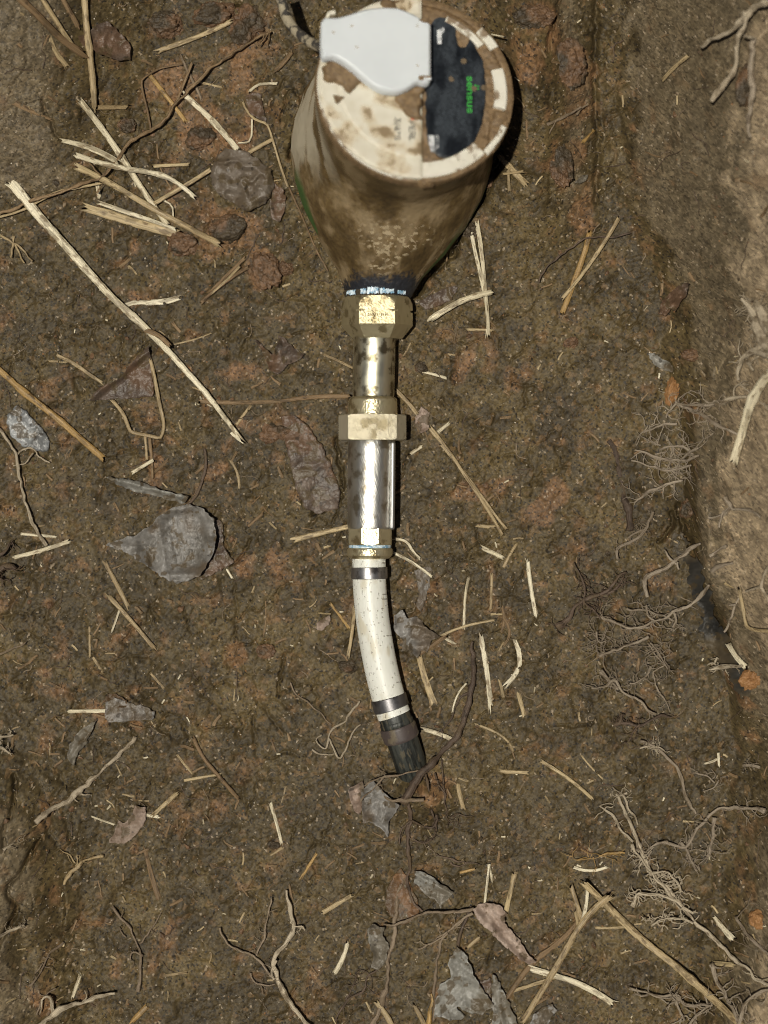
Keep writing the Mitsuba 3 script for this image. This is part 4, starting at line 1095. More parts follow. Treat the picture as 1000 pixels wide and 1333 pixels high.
bit('thin tan straw standing above the thick gnarled root', [(392, 1144), (402, 1128), (412, 1112)], 4, 'straw_gold')
root('dark tuft of roots at the left edge, halfway down', [([(-6, 742), (8, 736), (17, 742)], 10, 4), ([(-6, 722), (6, 718), (14, 708)], 8, 3), ([(-4, 752), (10, 756)], 6, 3)], mat='root_dark', lift=.008, fine=18, fw=2.2, flen=(8, 18))
root('pale tuft of roots at the left edge, two thirds down', [([(-6, 960), (4, 958), (12, 954)], 5, 2.5), ([(-6, 974), (4, 976), (12, 980)], 5, 2.5)], mat='root_pale', lift=.008, fine=14, fw=2, flen=(8, 14))
root('thin root at the left edge above the pale tuft', [([(-4, 856), (14, 846), (34, 839)], 4, 2.4), ([(20, 844), (30, 846)], 2.4, 1.6)], mat='root_brown', lift=.003)
root('fine root scrap at the lower end of the left crack', [([(-4, 1220), (16, 1210), (34, 1200)], 6, 3)], mat='root_pale', lift=.003, fine=6, flen=(8, 16))
root('fine root scrap at the upper end of the left crack', [([(6, 1104), (20, 1098), (26, 1092)], 4, 2)], mat='root_pale', lift=.003, fine=4, flen=(8, 16))
# ------------------------------------------------------------------ middle, by the pipes and the meter
straw('flat tan straw right of the meter head', [(653, 205), (664, 218), (682, 237)], 9, 'straw_tan', flat=.35, lift=.003, fray=1.6)
bit('upright stub crossing the flat straw right of the meter', [(663, 222), (664, 247)], 4.2, 'straw_tan', lift=.005)
bit('level stub crossing the flat straw right of the meter', [(656, 226), (680, 223)], 4, 'straw_tan', lift=.006)
straw('longer straw of the upright pair right of the barrel', [(622, 292), (630, 350), (637, 434)], 7, 'straw_pale', w1=5, lift=.003, splits=3)
straw('shorter straw of the upright pair right of the barrel', [(614, 304), (622, 346), (630, 392)], 5.5, 'straw_pale', lift=.002, splits=2)
straw('pale grey straw lying across the upright pair', [(563, 415), (580, 404), (600, 393), (637, 383)], 8.5, 'straw_pale', lift=.008, stiff=False)
bit('small level stub at the foot of the upright pair', [(611, 429), (640, 430)], 4.2, 'straw_tan', lift=.002)
straw('tan straw right of the meter, crossing a golden one', [(806, 286), (770, 340), (735, 387)], 5.5, 'straw_tan', lift=.006)
straw('golden straw under the crossing tan straw', [(769, 306), (755, 346), (734, 405)], 8, 'straw_gold', lift=.002, splits=3)
root('thin dark stem arching over the golden straw', [([(822, 302), (790, 307), (768, 310), (748, 318), (728, 332), (712, 348), (697, 368)], 3, 2.4)], mat='root_dark', name='dry_grass', cat='grass', lift=.006)
root('thin dark twig on the orange clay right of the meter', [([(718, 160), (728, 154), (738, 149), (755, 140)], 4, 3), ([(752, 153), (765, 139)], 3, 2), ([(728, 155), (716, 176)], 2.4, 1.6)], mat='root_brown', name='twig', cat='twig', lift=.003)
bit('brown sliver beside the dark twig', [(686, 158), (687, 180)], 4, 'straw_brown')
bit('golden sliver at the edge of the bank above', [(760, 184), (772, 170)], 6, 'straw_gold')
bit('small pale sliver right of the meter rim', [(641, 45), (655, 48)], 3.2, 'straw_pale', lift=.02)
bit('faint tan straw on the clay right of the meter', [(718, 80), (750, 86)], 3.4, 'straw_brown')
bit('pale sliver just right of the tailpiece', [(551, 483), (565, 487), (580, 492)], 4.2, 'straw_pale')
bit('tan stub touching the union nut, right', [(517, 508), (530, 522), (542, 537)], 6, 'straw_tan', lift=.003)
bit('short pale stub at the upper end of the long twin straw', [(568, 564), (584, 552)], 5.5, 'straw_pale')
bit('thin sliver left of the tailpiece', [(422, 462), (440, 470), (458, 479)], 3.2, 'straw_tan')
bit('small upright sliver right of the tailpiece', [(526, 463), (534, 447)], 2.8, 'straw_tan')
straw('longer straw of the twin pair right of the chrome sleeve', [(562, 560), (580, 582), (606, 618), (652, 694)], 6, 'straw_tan', w1=4.5, lift=.003, nodes=(.04,))
straw('shorter straw of the twin pair right of the chrome sleeve', [(576, 580), (612, 626), (658, 688)], 4.2, 'straw_tan', lift=.002)
bit('pale little stub left of the twin straws', [(536, 590), (548, 582)], 4.6, 'straw_pale')
bit('bent pale peel right of the end ring', [(514, 701), (528, 704), (540, 720), (546, 726)], 4, 'straw_pale', stiff=False, lift=.003)
bit('long pale peel right of the end ring', [(514, 720), (538, 733), (562, 750)], 4, 'straw_pale', stiff=False, lift=.002)
bit('level cream stub right of the twin straws', [(629, 714), (654, 725)], 6.5, 'straw_pale', lift=.001)
bit('level tan stub under the foot of the twin straws', [(624, 685), (641, 686)], 6, 'straw_tan')
bit('angled tan stub right of the level cream stub', [(671, 710), (664, 722), (656, 737)], 4.6, 'straw_tan')
straw('cream upright straw alone, right of centre', [(688, 733), (691, 764), (697, 799)], 6, 'straw_pale', w1=7, lift=.001, splits=3)
straw('thin pale upright straw with forked top', [(610, 755), (605, 786), (604, 817)], 4, 'straw_pale', splits=3)
bit('shorter tan upright straw beside the forked one', [(641, 747), (640, 792)], 4.2, 'straw_tan')
straw('thin straw sloping under the forked straw', [(577, 828), (607, 815), (642, 806)], 3.6, 'straw_tan', lift=.003)
bit('brown straw left of the sloping thin straw', [(549, 850), (563, 840), (579, 829)], 6, 'straw_brown')
bit('pale chip at the sloping thin straw', [(581, 832), (594, 840)], 5, 'straw_pale')
straw('white shredded straw upright, left of the white pair', [(625, 835), (632, 871), (638, 912)], 8, 'straw_pale', fray=2.4, splits=4, flat=.35)
straw('white shredded straw bent in the middle, right of the white pair', [(671, 841), (676, 862), (663, 888)], 7, 'straw_pale', fray=2.4, splits=4, flat=.35)
straw('broad flat tan straw right of the lower crimp ring', [(546, 857), (553, 884), (563, 914)], 8, 'straw_tan', w1=12, flat=.3, lift=.001)
bit('thin stem at the side of the broad flat straw', [(557, 890), (562, 924)], 3, 'straw_brown')
bit('tan stub right of the white pair', [(675, 905), (682, 929)], 6, 'straw_tan')
bit('brown stub below the white bent straw', [(650, 886), (655, 907)], 4.6, 'straw_tan')
bit('cream stub between black pipe and dark root', [(553, 950), (570, 955), (587, 962)], 6.5, 'straw_pale', lift=.003)
straw('thin curved tan stem right of the dark root', [(619, 943), (635, 949), (650, 957), (660, 966), (666, 978)], 3.6, 'straw_tan', stiff=False, name='dry_grass')
bit('pale curved hair crossing the dark root', [(607, 890), (596, 905), (590, 926)], 2.6, 'straw_pale', stiff=False, lift=.003)
bit('upright tan stub below the dark root', [(595, 1023), (598, 1036), (602, 1050)], 6.5, 'straw_tan')
bit('level tan stub in the bare soil right of the black pipe', [(654, 1004), (685, 1006)], 6, 'straw_tan')
bit('thin tan sliver between the white pair', [(657, 806), (664, 825), (657, 840)], 4, 'straw_brown')
bit('brown sliver right of the forked straw', [(653, 792), (655, 806), (652, 822)], 4, 'straw_brown')
root('thick dark root arching across the end of the black pipe', [([(617, 834), (615, 862), (616, 880), (612, 908), (607, 933, .002), (596, 957, .004), (578, 977, .006), (561, 992, .009), (548, 1007, .008), (540, 1022, .005), (532, 1037, .002), (524, 1047)], 6, 11), ([(612, 905), (600, 915), (590, 928), (572, 952), (563, 966)], 3, 2), ([(576, 950), (578, 968)], 2, 1.6)], mat='root_dark', lift=.004, sides=10)
root('dark root running down from the pipe end into the soil', [([(530, 1040), (532, 1062), (531, 1090), (533, 1122), (532, 1145), (536, 1166), (545, 1185)], 7, 3.6), ([(531, 1060), (534, 1090)], 3, 2)], mat='root_dark', lift=.0015)
root('brown rootlets reaching across the pipe end to the grey leaf', [([(548, 1007, .006), (522, 1008, .008), (503, 1012, .008), (488, 1026, .007), (470, 1042, .006)], 3.4, 2.6), ([(503, 1010, .008), (490, 1012, .008), (474, 1022, .006)], 2.4, 1.8), ([(552, 1040, .004), (530, 1042, .005), (508, 1043, .004), (496, 1036)], 5.5, 3), ([(497, 1028), (510, 1042)], 3, 2.4), ([(503, 1008, .008), (495, 1000, .004)], 2, 1.2)], mat='root_brown', lift=.004, fine=6, flen=(8, 18))
root('thin black rootlets hanging right of the pipe end', [([(575, 988), (577, 1010), (580, 1040), (583, 1062), (588, 1078)], 2.6, 2), ([(566, 1006), (572, 1020), (578, 1034)], 2.4, 1.8), ([(556, 1004), (556, 1030)], 4, 2.4), ([(585, 1066), (596, 1062), (612, 1064)], 2.2, 1.4)], mat='root_dark', lift=.003, fine=12, flen=(8, 22))
root('curled dark rootlets below the pipe end', [([(566, 1062), (562, 1075), (552, 1076), (535, 1070), (524, 1078), (520, 1094)], 3, 2.2), ([(566, 1052), (566, 1080), (556, 1096), (540, 1092)], 3, 2.2)], mat='root_dark', lift=.003, fine=12, flen=(8, 20))
# ------------------------------------------------------------------ bottom middle
root('long reddish leaf stalk lying level near the bottom', [([(497, 1207), (508, 1206), (520, 1202), (533, 1195), (546, 1191), (572, 1188), (617, 1184)], 3.2, 4.2)], mat='root_brown', name='leaf_twig', cat='twig', lift=.007)
root('brown root rising from the bottom edge through the rusty leaf', [([(484, 1336), (496, 1305), (506, 1270), (511, 1235), (514, 1205), (519, 1175), (521, 1150)], 9, 4), ([(560, 1336), (563, 1310), (567, 1270), (574, 1230), (590, 1208)], 5, 3)], mat='root_brown', lift=.001)
root('dark thin root at the bottom edge, left of the rusty leaf', [([(440, 1330), (452, 1304), (470, 1290), (482, 1270), (496, 1258)], 3.2, 2.4), ([(452, 1304), (460, 1282), (466, 1262)], 2.4, 1.6)], mat='root_dark', lift=.003, fine=6)
root('thin brown roots fanning from the curled pinkish leaf to lower left', [([(612, 1186), (590, 1205), (568, 1222), (546, 1236)], 3.6, 2), ([(604, 1195), (584, 1218), (556, 1232)], 2.8, 1.6)], mat='root_brown', lift=.003, fine=6, flen=(10, 22))
root('orange brown root stub at the bottom edge', [([(559, 1340), (560, 1318), (563, 1296)], 7, 4)], mat='straw_gold', name='root_stub', lift=.003)
bit('split tan straw at the bottom edge left of the grey leaf', [(553, 1336), (547, 1322), (541, 1312)], 6, 'straw_tan', splits=5, lift=.002)
bit('tan stub at the bottom edge below the brown root', [(492, 1308), (500, 1318), (509, 1334)], 7, 'straw_tan', lift=.002)
bit('tiny straw beside the curled pinkish leaf', [(609, 1233), (622, 1222)], 5.5, 'straw_tan', lift=.001)
bit('thin pale straw standing on the curled pinkish leaf', [(637, 1126), (634, 1150), (630, 1176)], 3.6, 'straw_pale', lift=.004)
bit('short pale sliver right of the thin pale straw', [(636, 1127), (641, 1146)], 4.6, 'straw_pale')
bit('stout tan straw right of the thin pale straw', [(670, 1139), (665, 1160), (660, 1184)], 7.5, 'straw_tan', lift=.003, splits=3)
root('dark forked twig above the curled pinkish leaf', [([(566, 1114), (586, 1122), (605, 1124), (624, 1124)], 3, 2.6), ([(584, 1124), (596, 1128), (612, 1124)], 3.6, 2)], mat='root_dark', name='twig', cat='twig', lift=.002)
bit('small golden sliver below the dark forked twig', [(600, 1136), (617, 1132)], 4, 'straw_gold')
# ------------------------------------------------------------------ bottom right
straw('long golden tan straw running off the bottom right edge', [(765, 1150), (798, 1185), (839, 1225), (880, 1259), (925, 1297), (968, 1338)], 10, 'straw_tan', lift=.004, nodes=(.66,))
straw('stout straw leaning from the top of the bottom straw pile', [(785, 1169), (762, 1198), (738, 1236), (712, 1280), (684, 1326)], 10, 'straw_tan', w1=8, lift=.008, splits=3)
straw('brownish straw under the stout one, reaching furthest left', [(750, 1204), (724, 1230), (698, 1252), (660, 1298)], 8, 'straw_brown', lift=.002)
bit('upright straw at the top of the bottom pile', [(746, 1156), (752, 1176), (758, 1197)], 6.5, 'straw_tan', lift=.006)
bit('right upright straw at the top of the bottom pile', [(766, 1157), (764, 1176), (759, 1196)], 6, 'straw_pale', lift=.007)
bit('short stub at the left of the pile top', [(750, 1188), (753, 1204)], 5, 'straw_tan', lift=.006)
straw('cream level straw across the foot of the bottom pile', [(696, 1262), (722, 1270), (750, 1278), (796, 1301)], 8.5, 'straw_pale', lift=.003, splits=3)
straw('thin tan straw below the cream level one', [(669, 1291), (694, 1282), (720, 1274)], 5, 'straw_tan', lift=.002)
bit('thin level straw right of the bottom pile', [(776, 1207), (796, 1208), (820, 1207)], 3.6, 'straw_tan')
straw('thin golden straw pointing at the root net from upper left', [(705, 994), (738, 1014), (770, 1037)], 5, 'straw_tan', lift=.002)
bit('hair straw sloping above the root net', [(757, 984), (770, 1000), (784, 1014)], 2.4, 'straw_tan')
bit('pale curved sliver left of the root net', [(748, 1129), (768, 1133), (788, 1128)], 4, 'straw_pale', stiff=False)
root('reddish fibrous bit at the left tip of the root net', [([(780, 1114), (798, 1110), (814, 1112)], 6, 3), ([(752, 1117), (770, 1116), (786, 1113)], 2, 2)], mat='straw_gold', name='root_stub', lift=.003, fine=5)
root('long tan root net running down the lower right side', [([(804, 1037), (812, 1052), (820, 1070), (827, 1093), (836, 1110), (844, 1126), (862, 1149), (880, 1172), (899, 1196), (926, 1220), (954, 1246), (1004, 1286)], 4, 6), ([(781, 1049), (800, 1070), (812, 1082), (821, 1096)], 3.4, 3), ([(806, 1034), (814, 1030)], 5, 4), ([(810, 1036), (824, 1060), (832, 1078)], 3, 2.4), ([(832, 1100), (842, 1130), (856, 1160)], 4, 3)], mat='root_pale', lift=.005, fine=16, flen=(12, 30), fw=2.2)
root('tangled fine rootlets around the middle of the root net', [([(822, 1098), (838, 1122), (862, 1150), (888, 1180)], 4, 3.4), ([(850, 1140), (868, 1136), (884, 1160)], 4, 2.6), ([(822, 1180), (836, 1164), (860, 1166), (900, 1190)], 5, 3.6), ([(846, 1204), (864, 1196), (900, 1200)], 4, 2.6)], mat='root_pale', lift=.009, fine=60, flen=(10, 26), fw=2.8, curl=.8)
root('dark thin root dropping from the upper right to the forked root', [([(837, 968), (850, 972), (867, 982), (880, 1000), (890, 1019), (898, 1042), (908, 1062)], 4, 4.6), ([(840, 970), (854, 966), (862, 974)], 2.4, 2)], mat='root_grey', lift=.005, fine=8, flen=(8, 16))
root('forked tan root with fine hairs, right of the root net', [([(994, 1056), (966, 1052), (936, 1052), (920, 1066), (908, 1080), (898, 1096), (890, 1102), (868, 1101), (846, 1104)], 6, 4), ([(928, 1066), (928, 1090), (921, 1116)], 6, 4), ([(894, 1098), (900, 1118), (911, 1134)], 4, 2.4), ([(846, 1104), (838, 1116)], 3, 2)], mat='root_grey', lift=.006, fine=44, flen=(10, 30), fw=1.9)
root('blurred root tangle in the bottom right corner', [([(822, 1290), (850, 1296), (880, 1300), (900, 1312), (930, 1308)], 5, 4), ([(924, 1256), (930, 1276), (944, 1296), (960, 1330)], 6, 4), ([(960, 1340), (970, 1310), (984, 1296), (1006, 1288)], 5, 5), ([(880, 1300), (890, 1330)], 4, 3), ([(940, 1300), (910, 1320), (900, 1340)], 5, 3)], mat='root_grey', lift=.006, fine=34, flen=(14, 34), fw=3)
root('thin root curving near the white bud at the right edge', [([(958, 1196), (972, 1216), (992, 1236), (1006, 1250)], 4, 3)], mat='root_grey', lift=.004, fine=5)
bit('white bud-like straw tip at the lower right', [(930, 1195), (940, 1207), (953, 1221)], 5, 'straw_pale', w1=10, lift=.003)
bit('tan chip below the white bud', [(933, 1254), (953, 1256)], 7, 'straw_tan', lift=.002)
bit('small crossed pale straw at the right edge, longer piece', [(918, 994), (926, 992), (936, 987)], 3.4, 'straw_pale', lift=.003)
bit('small crossed pale straw at the right edge, upright piece', [(935, 981), (936, 996)], 3.4, 'straw_pale', lift=.004)
root('fine rootlets right of the dark thin root', [([(902, 1006), (920, 1010), (930, 1018)], 2.6, 2), ([(938, 1012), (934, 1020), (920, 1030)], 2.4, 1.6), ([(970, 992), (988, 994)], 4, 3)], mat='root_grey', lift=.003, fine=10, flen=(8, 18))
# ------------------------------------------------------------------ right: roots of the broken edge
root('dense mat of fine roots hanging from the broken edge, upper right', [([(958, 567), (940, 556), (920, 545), (900, 536), (880, 526)], 5, 4.5), ([(884, 524), (872, 532), (868, 540)], 4, 2), ([(930, 524), (910, 526), (884, 527)], 4, 3), ([(880, 556), (858, 552), (838, 556)], 5, 3.5)], mat='root_grey', lift=0.0105, fine=26, fw=2.0, flen=(14, 36))
root('second mat of pale roots spread below the dense mat', [([(905, 590), (880, 600), (856, 594), (828, 586)], 4.4, 2.4), ([(900, 604), (872, 612), (846, 604), (824, 600)], 4, 2.2), ([(898, 586), (876, 580), (852, 580)], 4, 2.2), ([(890, 622), (868, 632), (846, 640), (824, 656)], 4.6, 2.6), ([(912, 584), (890, 596), (880, 618)], 4, 3)], mat='root_grey', lift=0.0120, fine=44, fw=2.2, flen=(14, 34), curl=.35)
root('curved root with hooked tip, first below the pale mats', [([(850, 664), (842, 684), (834, 699), (818, 708), (804, 716), (806, 726)], 5, 3), ([(842, 688), (830, 690), (820, 696)], 3.4, 2)], mat='root_grey', lift=0.0090, fine=16, flen=(8, 20), fw=2)
root('bare crooked root reaching left, second below the pale mats', [([(908, 707), (890, 722), (876, 733), (862, 742), (846, 750), (843, 762), (841, 778)], 6, 5), ([(876, 733), (868, 722), (864, 716)], 4, 2), ([(880, 730), (876, 744)], 4, 3), ([(846, 750), (842, 748)], 6, 5)], mat='root_grey', lift=0.0135)
root('dark root with fine hairs, furthest left of the root tangles', [([(724, 822), (740, 802), (750, 790), (761, 784), (776, 776), (790, 768), (804, 754), (816, 744)], 8, 3), ([(762, 784), (760, 760), (752, 736)], 4, 2), ([(776, 778), (800, 766), (812, 752)], 4, 2.4), ([(764, 784), (776, 794), (782, 806)], 4, 2)], mat='root_dark', lift=0.0105, fine=40, flen=(10, 26), fw=1.9)
root('long arching root from the dark shade strip down to the tangle', [([(920, 761), (908, 776), (892, 790), (876, 796), (866, 806), (853, 809), (834, 816), (816, 820)], 6, 3), ([(880, 800), (880, 812), (876, 822)], 4, 2.4), ([(853, 809), (846, 798), (846, 786)], 3, 2)], mat='root_grey', lift=0.0135, fine=14, flen=(10, 22), fw=2)
root('tangle of thin roots in the middle right', [([(782, 800), (800, 812), (820, 818), (846, 818)], 4, 2.6), ([(780, 852), (800, 846), (824, 838), (846, 832)], 4.6, 3), ([(816, 794), (840, 794), (862, 800), (880, 808)], 3, 2), ([(848, 836), (858, 850), (870, 868)], 2.6, 2), ([(776, 822), (782, 834), (790, 832)], 3, 2)], mat='root_grey', lift=0.0120, fine=64, flen=(12, 34), fw=2)
root('lower rootlets with a long stem, below the middle tangle', [([(770, 893), (784, 896), (798, 886), (810, 896), (826, 908), (840, 920), (854, 928)], 4.4, 3), ([(846, 868), (838, 884), (820, 892)], 3, 2.4), ([(776, 878), (790, 884), (806, 896)], 4, 3)], mat='root_grey', lift=0.0105, fine=28, flen=(10, 24), fw=2)
root('spidery dark rootlets with spread tips, below the lower rootlets', [([(802, 942), (818, 940), (834, 943), (848, 936), (864, 931), (874, 932)], 4, 3), ([(834, 943), (822, 956), (816, 966)], 2.6, 1.6), ([(802, 942), (806, 932)], 3, 2)], mat='root_dark', lift=0.0075, fine=22, flen=(8, 22), fw=1.8)
root('thin upright root joining the tangles, right', [([(846, 838), (858, 856), (866, 866), (852, 876), (856, 898), (868, 914), (872, 926)], 2.4, 2)], mat='root_grey', lift=0.0060, fine=8, flen=(8, 16))
root('fine pale rootlets at the lower right of the spidery ones', [([(836, 976), (852, 972), (866, 980)], 3, 2), ([(842, 968), (858, 978)], 2.4, 1.6)], mat='root_pale', lift=0.0060, fine=14, flen=(8, 16))
root('flat reddish dark root half buried left of the pale mats', [([(792, 572), (800, 590), (806, 620), (814, 650), (819, 694)], 8, 12)], mat='root_dark', lift=-.002)
root('forked pale root in the upper right corner', [([(1010, -2), (990, 8), (974, 18), (964, 44), (954, 84), (944, 106), (928, 130)], 8, 7.5), ([(974, 18), (956, 36), (938, 46), (908, 58)], 8, 5), ([(968, 46), (980, 50)], 4, 3)], mat='root_pale', lift=0.0180)
root('long faint brown root below the forked pale root', [([(975, 48), (978, 90), (977, 130), (972, 176)], 8, 5)], mat='root_grey', lift=0.0120)
straw('small tan sliver on the upper bank', [(865, 103), (876, 90), (895, 73)], 5.5, 'straw_tan', w1=6, lift=0.0045, name='straw_fragment')
straw('stout pale straw with dark shadow at the right edge', [(1006, 482), (990, 500), (978, 522), (968, 556), (957, 596)], 12, 'straw_pale', lift=0.0200, nodes=(.36,), splits=2)
root('short root branching across the stout straw at the right edge', [([(946, 523), (960, 519), (978, 516), (992, 524), (1004, 532)], 6, 6), ([(1004, 440), (986, 452), (968, 470), (960, 492)], 8, 5), ([(976, 456), (1004, 466)], 6, 6), ([(968, 466), (984, 478)], 5, 4)], mat='root_pale', lift=0.0200, fine=5, fw=3)
root('pale fluffy tuft of roots at the right edge', [([(1004, 452), (990, 430), (980, 408), (972, 388)], 22, 8), ([(1006, 436), (996, 414), (990, 394)], 22, 8)], mat='root_pale', lift=0.0150, fine=60, flen=(10, 26), fw=3, name='root_tuft')
root('thin forked root on the pale bank, right', [([(946, 644), (948, 656), (956, 664), (972, 663), (990, 668)], 4.6, 3.6), ([(952, 664), (942, 672), (934, 686)], 4, 3), ([(950, 660), (934, 674), (922, 673)], 4, 3)], mat='root_grey', lift=0.0090)
root('short dark root stub on the bank under the thin forked one', [([(922, 725), (932, 720), (946, 716)], 6, 4)], mat='root_grey', lift=0.0090, name='root_stub')
root('second short root stub on the bank', [([(925, 743), (938, 738), (953, 736)], 5.5, 4)], mat='root_grey', lift=0.0090, name='root_stub')
straw('thin bent stalk on the bank near the right edge', [(962, 769), (968, 796), (973, 816), (988, 820), (1004, 820)], 5, 'straw_tan', lift=0.0090, stiff=False, name='dry_grass')
root('root curving out of the right edge beside the bent stalk', [([(1004, 734), (994, 750), (992, 764), (1000, 778), (1006, 790)], 6, 5), ([(994, 768), (976, 770)], 4, 3)], mat='root_pale', lift=0.0120)
root('short root across the lower end of the shade strip', [([(925, 872), (944, 870), (956, 868), (970, 867)], 6, 4), ([(932, 868), (936, 858)], 4, 3)], mat='root_pale', lift=0.0120, fine=8, flen=(8, 16), fw=2.4)
straw('tan straw at the lower end of the shade strip', [(949, 840), (958, 854), (969, 866)], 8, 'straw_pale', lift=0.0120, name='straw_fragment')
root('thin twig on the bank right of the shade strip', [([(960, 784), (952, 802), (946, 820)], 4, 3), ([(956, 784), (948, 786)], 4, 2)], mat='root_grey', lift=0.0060, name='twig', cat='twig')
# ------------------------------------------------------------------ leaves
leaf('crumpled round grey leaf ball left of the meter', [(294, 193), (320, 196), (338, 208), (352, 222), (357, 240), (350, 256), (344, 265), (332, 272), (320, 275), (308, 268), (296, 261), (284, 254), (277, 242), (273, 226), (278, 212), (284, 202)], 'leaf_grey', curl=-1.5, crumple=3.5, lift=5, freq=3.4, seed=41)
leaf('big grey dead leaf with torn left point, left side', [(246, 656), (262, 660), (277, 674), (283, 697), (276, 724), (262, 748), (246, 756), (230, 761), (207, 749), (184, 731), (158, 716), (137, 709), (158, 702), (180, 694), (196, 684), (203, 674), (218, 664), (232, 659)], 'leaf_grey',
     petiole=[(244, 657), (256, 644), (263, 626), (268, 604), (266, 584)], pw=(3.5, 4.2), plabel='dark curved leaf stalk', curl=5, crumple=3, lift=2, rib=((243, 658), (186, 724)), seed=2)
leaf('brown leaf edge showing under the big grey leaf', [(276, 676), (290, 679), (291, 712), (304, 732), (288, 742), (262, 756), (252, 748), (264, 720)], 'leaf_brown', curl=1, crumple=1.5, lift=0.2, seed=3)
leaf('narrow grey curled leaf strip above the big grey leaf', [(137, 620), (158, 622), (182, 626), (212, 638), (247, 646), (240, 655), (222, 651), (202, 645), (178, 641), (156, 633)], 'leaf_light', curl=1, crumple=2, lift=2, fold=((138, 622), (246, 648), 5), seed=4)
leaf('dark brown three-cornered leaf with rolled grey edge', [(194, 450), (198, 480), (200, 516), (180, 518), (150, 519), (115, 522), (126, 509), (138, 499), (152, 495), (160, 489), (166, 478), (174, 469), (184, 460)], 'leaf_brown', curl=1, crumple=1.2, lift=1, fold=((116, 520), (186, 462), 6), seed=5)
leaf('torn grey-brown leaf left of the tailpiece', [(332, 441), (343, 452), (354, 463), (360, 448), (364, 435), (374, 446), (386, 454), (397, 461), (388, 470), (374, 476), (362, 488), (352, 482), (344, 464)], 'leaf_brown', curl=3, crumple=3, lift=0.6, seed=6)
leaf('small grey pointed leaf stuck to the level cream straw', [(140, 914), (150, 908), (166, 914), (182, 918), (202, 926), (200, 936), (176, 938), (142, 941), (136, 930)], 'leaf_grey', curl=1.5, crumple=1.5, lift=0.6, seed=7)
leaf('rusty brown leaf scrap above the small pointed leaf', [(136, 916), (140, 902), (152, 904), (166, 912), (164, 922), (150, 922)], 'leaf_rust', curl=1, crumple=1, lift=0.3, seed=8)
leaf('narrow pale grey leaf below the small pointed leaf', [(127, 937), (118, 956), (108, 974), (98, 987), (96, 1000), (87, 985), (91, 969), (99, 955), (112, 945)], 'leaf_light', curl=2, crumple=1.5, lift=0.8, fold=((126, 938), (92, 986), 3), seed=9)
leaf('small pinkish grey leaf in the lower left', [(142, 1097), (150, 1080), (154, 1068), (160, 1072), (172, 1060), (175, 1048), (190, 1051), (190, 1068), (182, 1080), (174, 1090), (162, 1100), (154, 1098)], 'leaf_pink', curl=1.5, crumple=1.0, lift=0.8, seed=10)
leaf('dull grey-brown leaf near the top left edge', [(126, 32), (140, 27), (152, 38), (162, 48), (171, 62), (169, 78), (152, 78), (130, 70), (110, 60), (100, 48), (114, 44)], 'leaf_brown', curl=3, crumple=2, lift=0.8, seed=11)
leaf('pinkish brown leaf scrap right of the union nut', [(548, 528), (560, 537), (557, 560), (549, 564), (540, 552), (543, 538)], 'leaf_pink', curl=1, crumple=1, lift=0.5, seed=12)
leaf('flat brown rotted slab left of the chrome sleeve', [(365, 542), (384, 540), (402, 556), (418, 580), (432, 608), (443, 640), (440, 662), (412, 669), (396, 660), (384, 634), (376, 596)], 'leaf_brown', name='rotted_wood', cat='wood', curl=-1.0, crumple=1.8, lift=2.2, seed=13)
leaf('grey papery scrap right of the white pipe', [(514, 800), (524, 794), (531, 806), (545, 802), (552, 816), (573, 828), (562, 834), (556, 850), (548, 846), (543, 860), (534, 846), (522, 848), (524, 834), (512, 820)], 'leaf_grey', curl=3, crumple=4, lift=0.8, seed=14)
leaf('whitish chalky film right of the upper crimp ring', [(541, 744), (553, 738), (564, 742), (559, 760), (556, 778), (549, 797), (542, 790), (545, 766)], 'leaf_grey', name='chalky_film', cat='debris', curl=0.5, crumple=1, lift=0.1, seed=15)
leaf('tiny pink flake left of the white pipe', [(411, 812), (420, 806), (430, 800), (428, 814), (418, 821), (412, 818)], 'leaf_pink', curl=1, crumple=.6, lift=0.5, seed=16)
leaf('grey leaf caught under roots beside the pipe end', [(470, 1028), (486, 1015), (496, 1026), (506, 1038), (520, 1048), (514, 1058), (507, 1070), (505, 1091), (495, 1078), (484, 1070), (472, 1072), (471, 1050)], 'leaf_grey', curl=4, crumple=1.5, lift=2, seed=17)
leaf('folded grey and tan leaf below the pipe end', [(539, 1136), (548, 1135), (560, 1140), (576, 1152), (590, 1162), (579, 1173), (573, 1184), (568, 1172), (553, 1163), (540, 1150)], 'leaf_light', curl=2, crumple=1.5, lift=2, fold=((540, 1138), (588, 1164), 4), seed=18)
leaf('flat rusty leaf partly buried below the pipe end', [(505, 1156), (512, 1142), (521, 1130), (530, 1140), (536, 1156), (543, 1172), (546, 1188), (536, 1200), (524, 1205), (508, 1194), (501, 1176)], 'leaf_rust', curl=0.6, crumple=1, lift=0.2, seed=19)
leaf('curled narrow grey leaf left of the rusty leaf', [(478, 1210), (484, 1202), (491, 1204), (500, 1208), (498, 1220), (507, 1228), (503, 1250), (493, 1263), (484, 1262), (487, 1246), (480, 1226)], 'leaf_light', curl=3, crumple=1.5, lift=1.5, seed=20)
leaf('curled pinkish brown leaf in two rolled lobes, bottom', [(616, 1184), (624, 1177), (640, 1175), (652, 1180), (660, 1188), (657, 1202), (664, 1210), (676, 1222), (686, 1240), (698, 1252), (690, 1256), (676, 1248), (664, 1236), (656, 1222), (654, 1206), (648, 1196), (636, 1196), (648, 1212), (664, 1232), (662, 1238), (648, 1224), (630, 1206), (620, 1194)], 'leaf_pink', curl=5, crumple=2, lift=2, fold=((618, 1184), (664, 1236), 4), seed=21)
